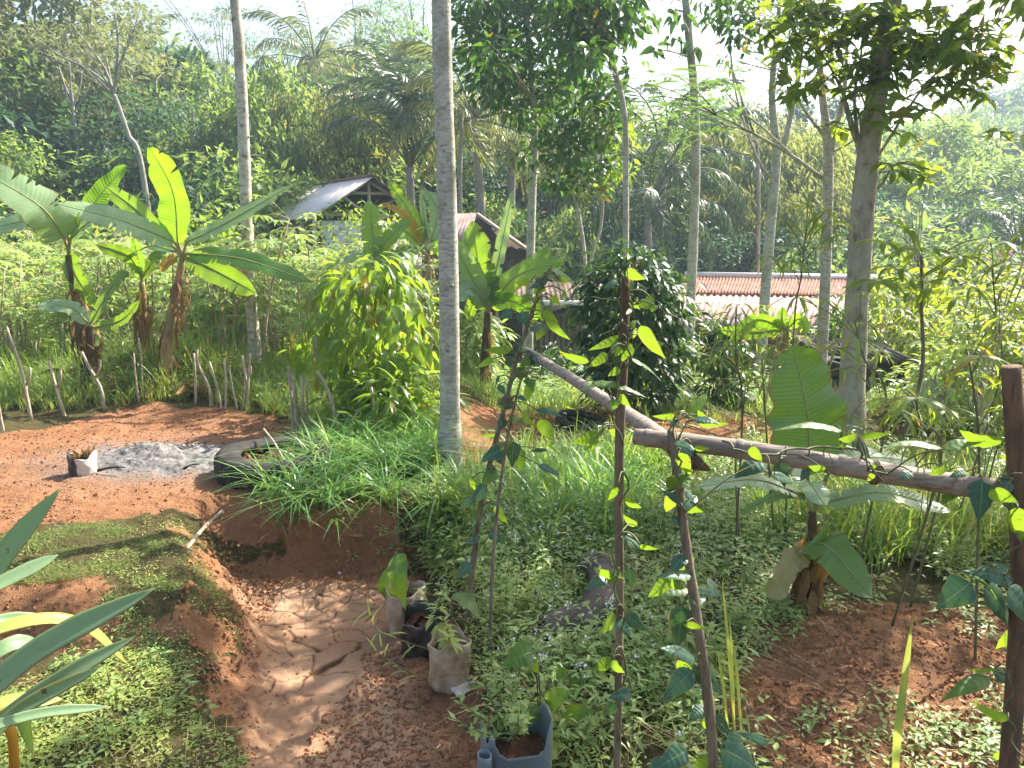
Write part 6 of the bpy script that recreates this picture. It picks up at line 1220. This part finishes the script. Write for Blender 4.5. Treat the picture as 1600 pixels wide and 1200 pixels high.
# weeds of the front middle
wz = wpoly([(640, 830), (760, 790), (1000, 800), (1180, 830), (1330, 830), (1330, 880), (1230, 960), (1160, 1010), (1130, 1150), (1240, 1260), (900, 1280), (760, 1120), (740, 1040), (760, 960), (700, 900)])
herbs('weeds', 'dense low weeds with tiny white flowers between the bags and the leaning pole', wz, 260, .16, .038, 'herb', seed=15, k=9, flowers=.06, clump=2.4, thr=-.3)
herbs('weeds', 'sunny pale weeds behind the row of planting bags', wpoly([(660, 900), (780, 830), (960, 850), (1000, 980), (900, 1060), (860, 1200), (790, 1130), (740, 1050)]), 420, .2, .04, 'herbY', seed=16, k=10, T=T_MID, flowers=.15, clump=2.2, thr=-.1)
grass('sparse_blades', 'scattered upright grass blades standing among the front weeds', wz, 260, .28, .007, .7, 'grass', seed=17, tuft=4, seg=6)
herbs('weeds', 'leafy weeds among the grass behind the leaning pole', wpoly([(700, 850), (760, 760), (1000, 760), (1600, 800), (1700, 930), (1330, 900), (1000, 840)]), 150, .2, .055, 'herb', seed=18, k=9, flowers=.07, clump=1.5, thr=-.1)
herbs('bed_weeds', 'small grey green seedlings dotted over the shaded soil bed', wpoly([(1130, 980), (1300, 930), (1480, 930), (1700, 980), (1700, 1260), (1200, 1290), (1100, 1200)]), 100, .07, .05, 'herb', seed=19, k=8, clump=2.2, thr=.12)
herbs('bed_weeds', 'leafy weed patch at the lower right corner of the soil bed', wpoly([(1440, 1110), (1560, 1060), (1700, 1060), (1700, 1290), (1400, 1290)]), 260, .1, .05, 'herb', seed=20, k=8, clump=3, thr=-.15)
herbs('bed_weeds', 'sunlit weeds at the back edge of the soil bed', wpoly([(1330, 900), (1500, 880), (1640, 900), (1640, 960), (1450, 950), (1340, 930)]), 220, .16, .055, 'herbY', seed=21, k=8, clump=2, thr=-.2)
herbs('bed_weeds', 'weeds round the foot of the front banana', wpoly([(1170, 900), (1250, 890), (1240, 1000), (1180, 1040), (1120, 1000)]), 300, .14, .05, 'herb', seed=22, k=8)
herbs('tall_weeds', 'taller soft weeds rising out of the front weeds', wz, 80, .42, .075, 'herb', seed=41, k=14, flowers=.5, clump=2.0, thr=.0, T=T_LANCE)
herbs('tall_weeds', 'clumps of broader leaved yellowish weeds in the front weeds', wz, 100, .26, .1, 'herbY', seed=42, k=10, clump=2.6, thr=.08, T=T_NEAR)
grass('dead_stems', 'dead straw coloured stems lying through the front weeds', wz, 160, .3, .005, 1.2, 'dead', seed=43, tuft=3, seg=5, spread=1.2)
herbs('tall_weeds', 'weeds and saplings in the grass right of the tall trunk', [(-.4, 5.4), (1.5, 5.0), (4.8, 5.4), (6, 7.4), (1.2, 7.6), (-.4, 7.0)], 30, .45, .1, 'herb', seed=44, k=14, clump=1.6, thr=.0, T=T_LANCE)
grass('tall_grass', 'tall grass round the foot of the tall pale trunk and the bean poles', wpoly([(640, 790), (720, 770), (800, 790), (800, 890), (720, 900), (660, 870)]), 800, .42, .012, .8, 'grassB', seed=45, tuft=9, seg=6, clump=2.2, thr=-.12, extra=('grass', .3, 1.2))
grass('tall_grass', 'tall tufted grass between the sloping rail and the front weeds', wpoly([(800, 720), (1000, 720), (1120, 800), (1000, 860), (820, 880)]), 700, .5, .014, .6, 'grassB', seed=46, tuft=11, seg=6, clump=1.8, thr=-.02, extra=('grass', .3, 1.1))
herbs('bank_weeds', 'sparse weeds and roots on the cut face of the bank', wpoly([(470, 800), (650, 780), (700, 820), (700, 900), (620, 880), (480, 870)]), 60, .09, .05, 'herb', seed=47, k=8, clump=3, thr=.0)
grass('dead_stems', 'dead grass and rootlets hanging on the cut face of the bank', wpoly([(300, 830), (470, 800), (650, 780), (700, 900), (480, 880), (330, 880)]), 160, .16, .004, 1.5, 'dead', seed=48, tuft=3, seg=5, spread=1.2)
herbs('weeds', 'bigger leaved weeds mixed in the front weeds', wz, 130, .27, .075, 'herb', seed=53, k=10, clump=3.1, thr=-.05)
def tufts():
    mb = MB()
    for (px, py, s) in [(470, 800, .85), (520, 790, 1.1), (610, 790, 1.1), (540, 755, 1.1), (600, 745, 1.2), (650, 735, 1.1), (690, 800, 1), (500, 730, 1.1), (560, 715, 1.2), (620, 705, 1.2)]:
        g = ground(px, py); n = 48; P = g+np.concatenate([rng.normal(0, .035, (n, 2)), np.zeros((n, 1))], 1); blades(mb, P, .52*s*(.5+.7*rng.random(n)), .013*(.7+.7*rng.random(n)), .5+1.0*rng.random(n), 7, 0, None, .5)
    tag(mb.build('long_grass', M['grassB']), 'arching long bladed tufts along the top of the bank beside the tyre', 'grass', kind='stuff')
tufts()
grass('mixed_grass', 'rough grass continuing past the thick dark post on the right', [(3.0, 2.6), (4.2, 1.2), (9, 1.5), (12, 9), (8, 9), (5.2, 7.2), (4.2, 5.6), (3.3, 4.0)], 170, .32, .012, .8, 'grass', seed=61, tuft=6, clump=1.2, thr=-.2, extra=('grassB', .4, 1.2))
herbs('weeds', 'low weeds continuing past the thick dark post on the right', [(2.9, 2.6), (4.2, 1.2), (9, 1.5), (10, 7), (4.2, 5.2)], 60, .16, .07, 'herb', seed=62, k=8, clump=1.5, thr=-.2)
grass('mixed_grass', 'rough grass at the left side of the lawn and the clearing', [(-3.4, 1.2), (-3.2, 3.6), (-4.4, 5.4), (-6.2, 7.8), (-12, 9), (-10, 2)], 170, .2, .01, .8, 'grass', seed=63, tuft=6, clump=1.2, thr=-.15, extra=('grassY', .4, 1.1))
# lawn
lawn = wpoly([(-80, 850), (60, 830), (200, 812), (290, 820), (310, 860), (330, 920), (380, 975), (330, 985), (250, 930), (170, 905), (0, 925), (-80, 930)])
grass('lawn', 'short patchy lawn between the clearing and the path', lawn, 15000, .05, .0045, .9, 'turf', seed=23, seg=3, clump=4.5, thr=-.02, spread=.9)
herbs('lawn_weeds', 'tiny broad leaved weeds in the short patchy lawn', lawn, 420, .03, .022, 'herbY', seed=24, k=6, clump=2.5, thr=-.05)
l2 = wpoly([(130, 1290), (-100, 1290), (-100, 1130), (60, 1060), (190, 1000), (260, 1030), (330, 1130), (385, 1200), (400, 1300)])
herbs('ground_cover', 'bright broad leaved ground cover in the lower left corner', l2, 950, .045, .034, 'herbY', seed=25, k=7, clump=3, thr=-.2)
herbs('ground_cover', 'larger leaved weeds standing in the bright ground cover', l2, 130, .09, .055, 'herb', seed=51, k=8, clump=2.2, thr=.02)
grass('dead_stems', 'dead straw lying through the lower left ground cover', l2, 260, .12, .004, 1.4, 'dead', seed=52, tuft=2, seg=4, spread=1.5)
grass('ground_cover_grass', 'fine grass mixed in the bright ground cover', l2, 2600, .06, .004, .8, 'grassY', seed=26, seg=3, spread=.8)
l3 = wpoly([(170, 930), (240, 960), (300, 1020), (330, 1090), (300, 1130), (260, 1060), (200, 1010), (150, 960)])
grass('lawn', 'darker grass tongue running down the edge of the path', l3, 5200, .055, .005, .8, 'grassB', seed=27, seg=3, spread=.8, clump=3, thr=-.25)
herbs('lawn_weeds', 'small weeds in the darker grass tongue beside the path', l3, 500, .035, .025, 'herb', seed=28, k=6)
herbs('bank_weeds', 'small weeds clinging to the bank below the tall grass', wpoly([(480, 800), (660, 760), (690, 800), (690, 860), (600, 830), (500, 830)]), 160, .06, .04, 'herbY', seed=29, k=7, clump=3, thr=0)
# loose litter on the bare earth
def litter():
    mb = MB()
    for poly, d in ((wpoly(BARE[0][0]), 420), (wpoly(BARE[3][0]), 260), (wpoly(BARE[4][0]), 800), (wpoly([(560, 1040), (700, 1060), (760, 1090), (760, 1260), (480, 1260), (520, 1130)]), 1100)):
        P = sample(poly, d, .1, 2, 33, -.3); n = len(P); P[:, 2] = H(P[:, 0], P[:, 1], True)+.004
        k = rng.random(n) < .4; a = rdir(n, -.15, .25)
        scatter(mb, (np.array([[0, -.04, 0], [0, .04, 0], [1, .03, .04], [1, -.03, .04]]), np.array([[0, 1, 2, 3]])), P[k], a[k], np.array([0, 0, 1.]), .02+.05*rng.random(k.sum()), 0)
        scatter(mb, T_BLOB, P[~k], a[~k], nrm(rdir((~k).sum(), .3, 1)), .008+.014*rng.random((~k).sum()), 1)
    st = plain('straw', (.2, .13, .08), (.36, .26, .16), 40, .8); cr = plain('soil crumbs', (.2, .085, .045), (.42, .22, .13), 60, .95)
    tag(mb.build('earth_litter', [st, cr], smoothf=False), 'straw bits and soil crumbs strewn over the bare earth', 'litter', kind='stuff')
litter()
def clods():
    mb = MB(); oc = np.array([[1, 0, 0], [-1, 0, 0], [0, 1, 0], [0, -1, 0], [0, 0, .7], [0, 0, -.7], [.6, .6, .35], [-.6, .6, .3], [.6, -.6, .3], [-.6, -.6, .35]])
    of = np.array([[0, 6, 4], [6, 2, 4], [2, 7, 4], [7, 1, 4], [1, 9, 4], [9, 3, 4], [3, 8, 4], [8, 0, 4], [0, 5, 6], [6, 5, 2], [2, 5, 7], [7, 5, 1], [1, 5, 9], [9, 5, 3], [3, 5, 8], [8, 5, 0]])
    for poly, d, s in ((wpoly([(300, 830), (640, 800), (700, 900), (440, 900), (400, 980), (370, 1240), (330, 1240), (300, 1000)]), 2200, .010), (wpoly([(560, 1020), (640, 1000), (760, 1090), (790, 1260), (440, 1260), (520, 1120)]), 4200, .008), (wpoly([(330, 950), (400, 960), (420, 1240), (350, 1240)]), 4500, .008), (wpoly(BARE[4][0]), 2600, .009), (wpoly(BARE[0][0]), 420, .008), (wpoly(BARE[2][0]), 1600, .008), (wpoly([(440, 900), (640, 900), (560, 1020), (500, 1240), (390, 1240)]), 240, .006)):
        P = sample(poly, d, .15, 3, 35, -.25); n = len(P); P[:, 2] = H(P[:, 0], P[:, 1], True)+.001; sz = s*(.3+rng.random(n)**3*1.9); scatter(mb, (oc, of), P, rdir(n), rdir(n), sz)
    m = plain('soil clods', (.19, .085, .04), (.33, .16, .08), 14, .95, .1, .6, .01, (.36, .2, .11))
    tag(mb.build('soil_clods', m, smoothf=False), 'crumbly clods of red soil scattered on the path edges, the bank and the bed', 'soil clods', kind='stuff')
clods()
def drymat():
    mb = MB(); P = sample(wpoly([(560, 800), (700, 790), (700, 900), (620, 900), (560, 840)]), 150); P[:, 2] += .02; scatter(mb, T_LANCE, P, rdir(len(P), -.3, .3), rdir(len(P), .3, 1), .05+.1*rng.random(len(P)))
    P = sample(wpoly([(380, 1100), (480, 1100), (560, 900), (400, 900), (330, 1000)]), 14); P[:, 2] += .008; scatter(mb, T_LANCE, P, rdir(len(P), -.05, .1), rdir(len(P), .7, 1), .03+.06*rng.random(len(P)))
    tag(mb.build('fallen_leaves', M['dry']), 'few dry fallen leaves on the path and at the foot of the bank', 'fallen leaves', kind='stuff')
drymat()
# single tall blades close to the camera
mb = MB(); b = ground(1395, 1330); P = [b, at(1400, 1180, 1.95), at(1412, 1070, 1.95), at(1427, 958, 1.97)]; V, F, L = blade(P, .023, (-.4, -1, .0), 'thin', 18, 1, .3); mb.add(V, F, 0, L)
tag(mb.build('upright_grass', M['grassY']), 'single bright upright grass blade in front of the soil bed', 'grass blade')
mb = MB()
for (x0, x1, yt) in ((1150, 1128, 905), (1148, 1140, 960), (1160, 1145, 1000), (1140, 1120, 1010)):
    P = [ground(x0, 1150)-[0, 0, .02], at((x0+x1)/2, (1130+yt)/2, 2.9), at(x1, yt, 2.9)]; V, F, L = blade(P, .014, (-.4, -1, .0), 'thin', 14, 1, .3, seed=x0); mb.add(V, F, 0, L)
tag(mb.build('grass_tuft', M['grassY']), 'small tuft of bright thin blades beside the leaning pole', 'grass')
# ================================================================== FAR FOREST, HAZE, SKY, LIGHT, CAMERA
def farwood():
    mb = MB(); r_ = np.random.default_rng(77); n = 520; x = r_.uniform(-95, 95, n); y = r_.uniform(70, 150, n); z = H(x, y)
    for i in range(n):
        R = 2.5+2.5*r_.random(); c = np.array([x[i], y[i], z[i]+4+3*r_.random()]); m = 150; o = rdir(m)*(r_.random(m)**.35)[:, None]*R*np.array([1, 1, 1.1]); scatter(mb, T_FAR, c+o, rdir(m), nrm(rdir(m)+[0, 0, .8]), .9)
    tag(mb.build('far_forest', M['forest1']), 'hazy far off forest on the hillside behind all the trees', 'forest', kind='stuff')
farwood()
me = bpy.data.meshes.new('haze'); hb = MB(); box(hb, [0, 80, 12], [330, 205, 50]); hz_, t, ns, ls = nt('haze')
pv = ns.new('ShaderNodeVolumePrincipled'); pv.inputs['Color'].default_value = (.66, .85, 1, 1); pv.inputs['Density'].default_value = HAZE = .0015; pv.inputs['Anisotropy'].default_value = .35
o_ = ns.new('ShaderNodeOutputMaterial'); ls.new(pv.outputs[0], o_.inputs['Volume']); tag(hb.build('haze', hz_, smoothf=False), kind='stuff')
EL, AZ = math.radians(43), math.radians(50)     # azimuth measured from +Y (view direction) towards +X
sd = np.array([math.sin(AZ)*math.cos(EL), math.cos(AZ)*math.cos(EL), math.sin(EL)])
sun = bpy.data.lights.new('sun', 'SUN'); sun.energy = 5.0; sun.angle = math.radians(.5); sun.color = (1, .94, .84); so = bpy.data.objects.new('sun', sun); COL.objects.link(so)
from mathutils import Vector
so.rotation_euler = Vector(sd).to_track_quat('Z', 'Y').to_euler()
w = bpy.data.worlds.new('World'); S.world = w; w.use_nodes = True; ns = w.node_tree.nodes; ls = w.node_tree.links; bg = ns['Background']
sk = ns.new('ShaderNodeTexSky'); sk.sky_type = 'NISHITA'; sk.sun_disc = False; sk.sun_elevation = EL; sk.sun_rotation = AZ; sk.air_density = 1.0; sk.dust_density = 4.0; sk.ozone_density = 1.0
ls.new(sk.outputs[0], bg.inputs[0]); bg.inputs[1].default_value = .1
cam = bpy.data.cameras.new('camera'); cam.sensor_width = 36; cam.lens = 36*F_PX/1600; cam.clip_end = 2000; cam.clip_start = .05
co = bpy.data.objects.new('camera', cam); COL.objects.link(co); co.location = CAM; co.rotation_euler = (PI/2-PITCH, 0, 0); S.camera = co
vs = S.view_settings; vs.view_transform = 'Standard'; vs.look = 'None'; vs.gamma = 1; vs.exposure = 1.7
S.render.engine = 'CYCLES'; c = S.cycles; c.max_bounces = 6; c.diffuse_bounces = 3; c.glossy_bounces = 2; c.transmission_bounces = 4; c.volume_bounces = 1; c.transparent_max_bounces = 4
c.use_denoising = True; c.use_adaptive_sampling = True; c.adaptive_threshold = .03; c.caustics_reflective = False; c.caustics_refractive = False; c.sample_clamp_indirect = 8
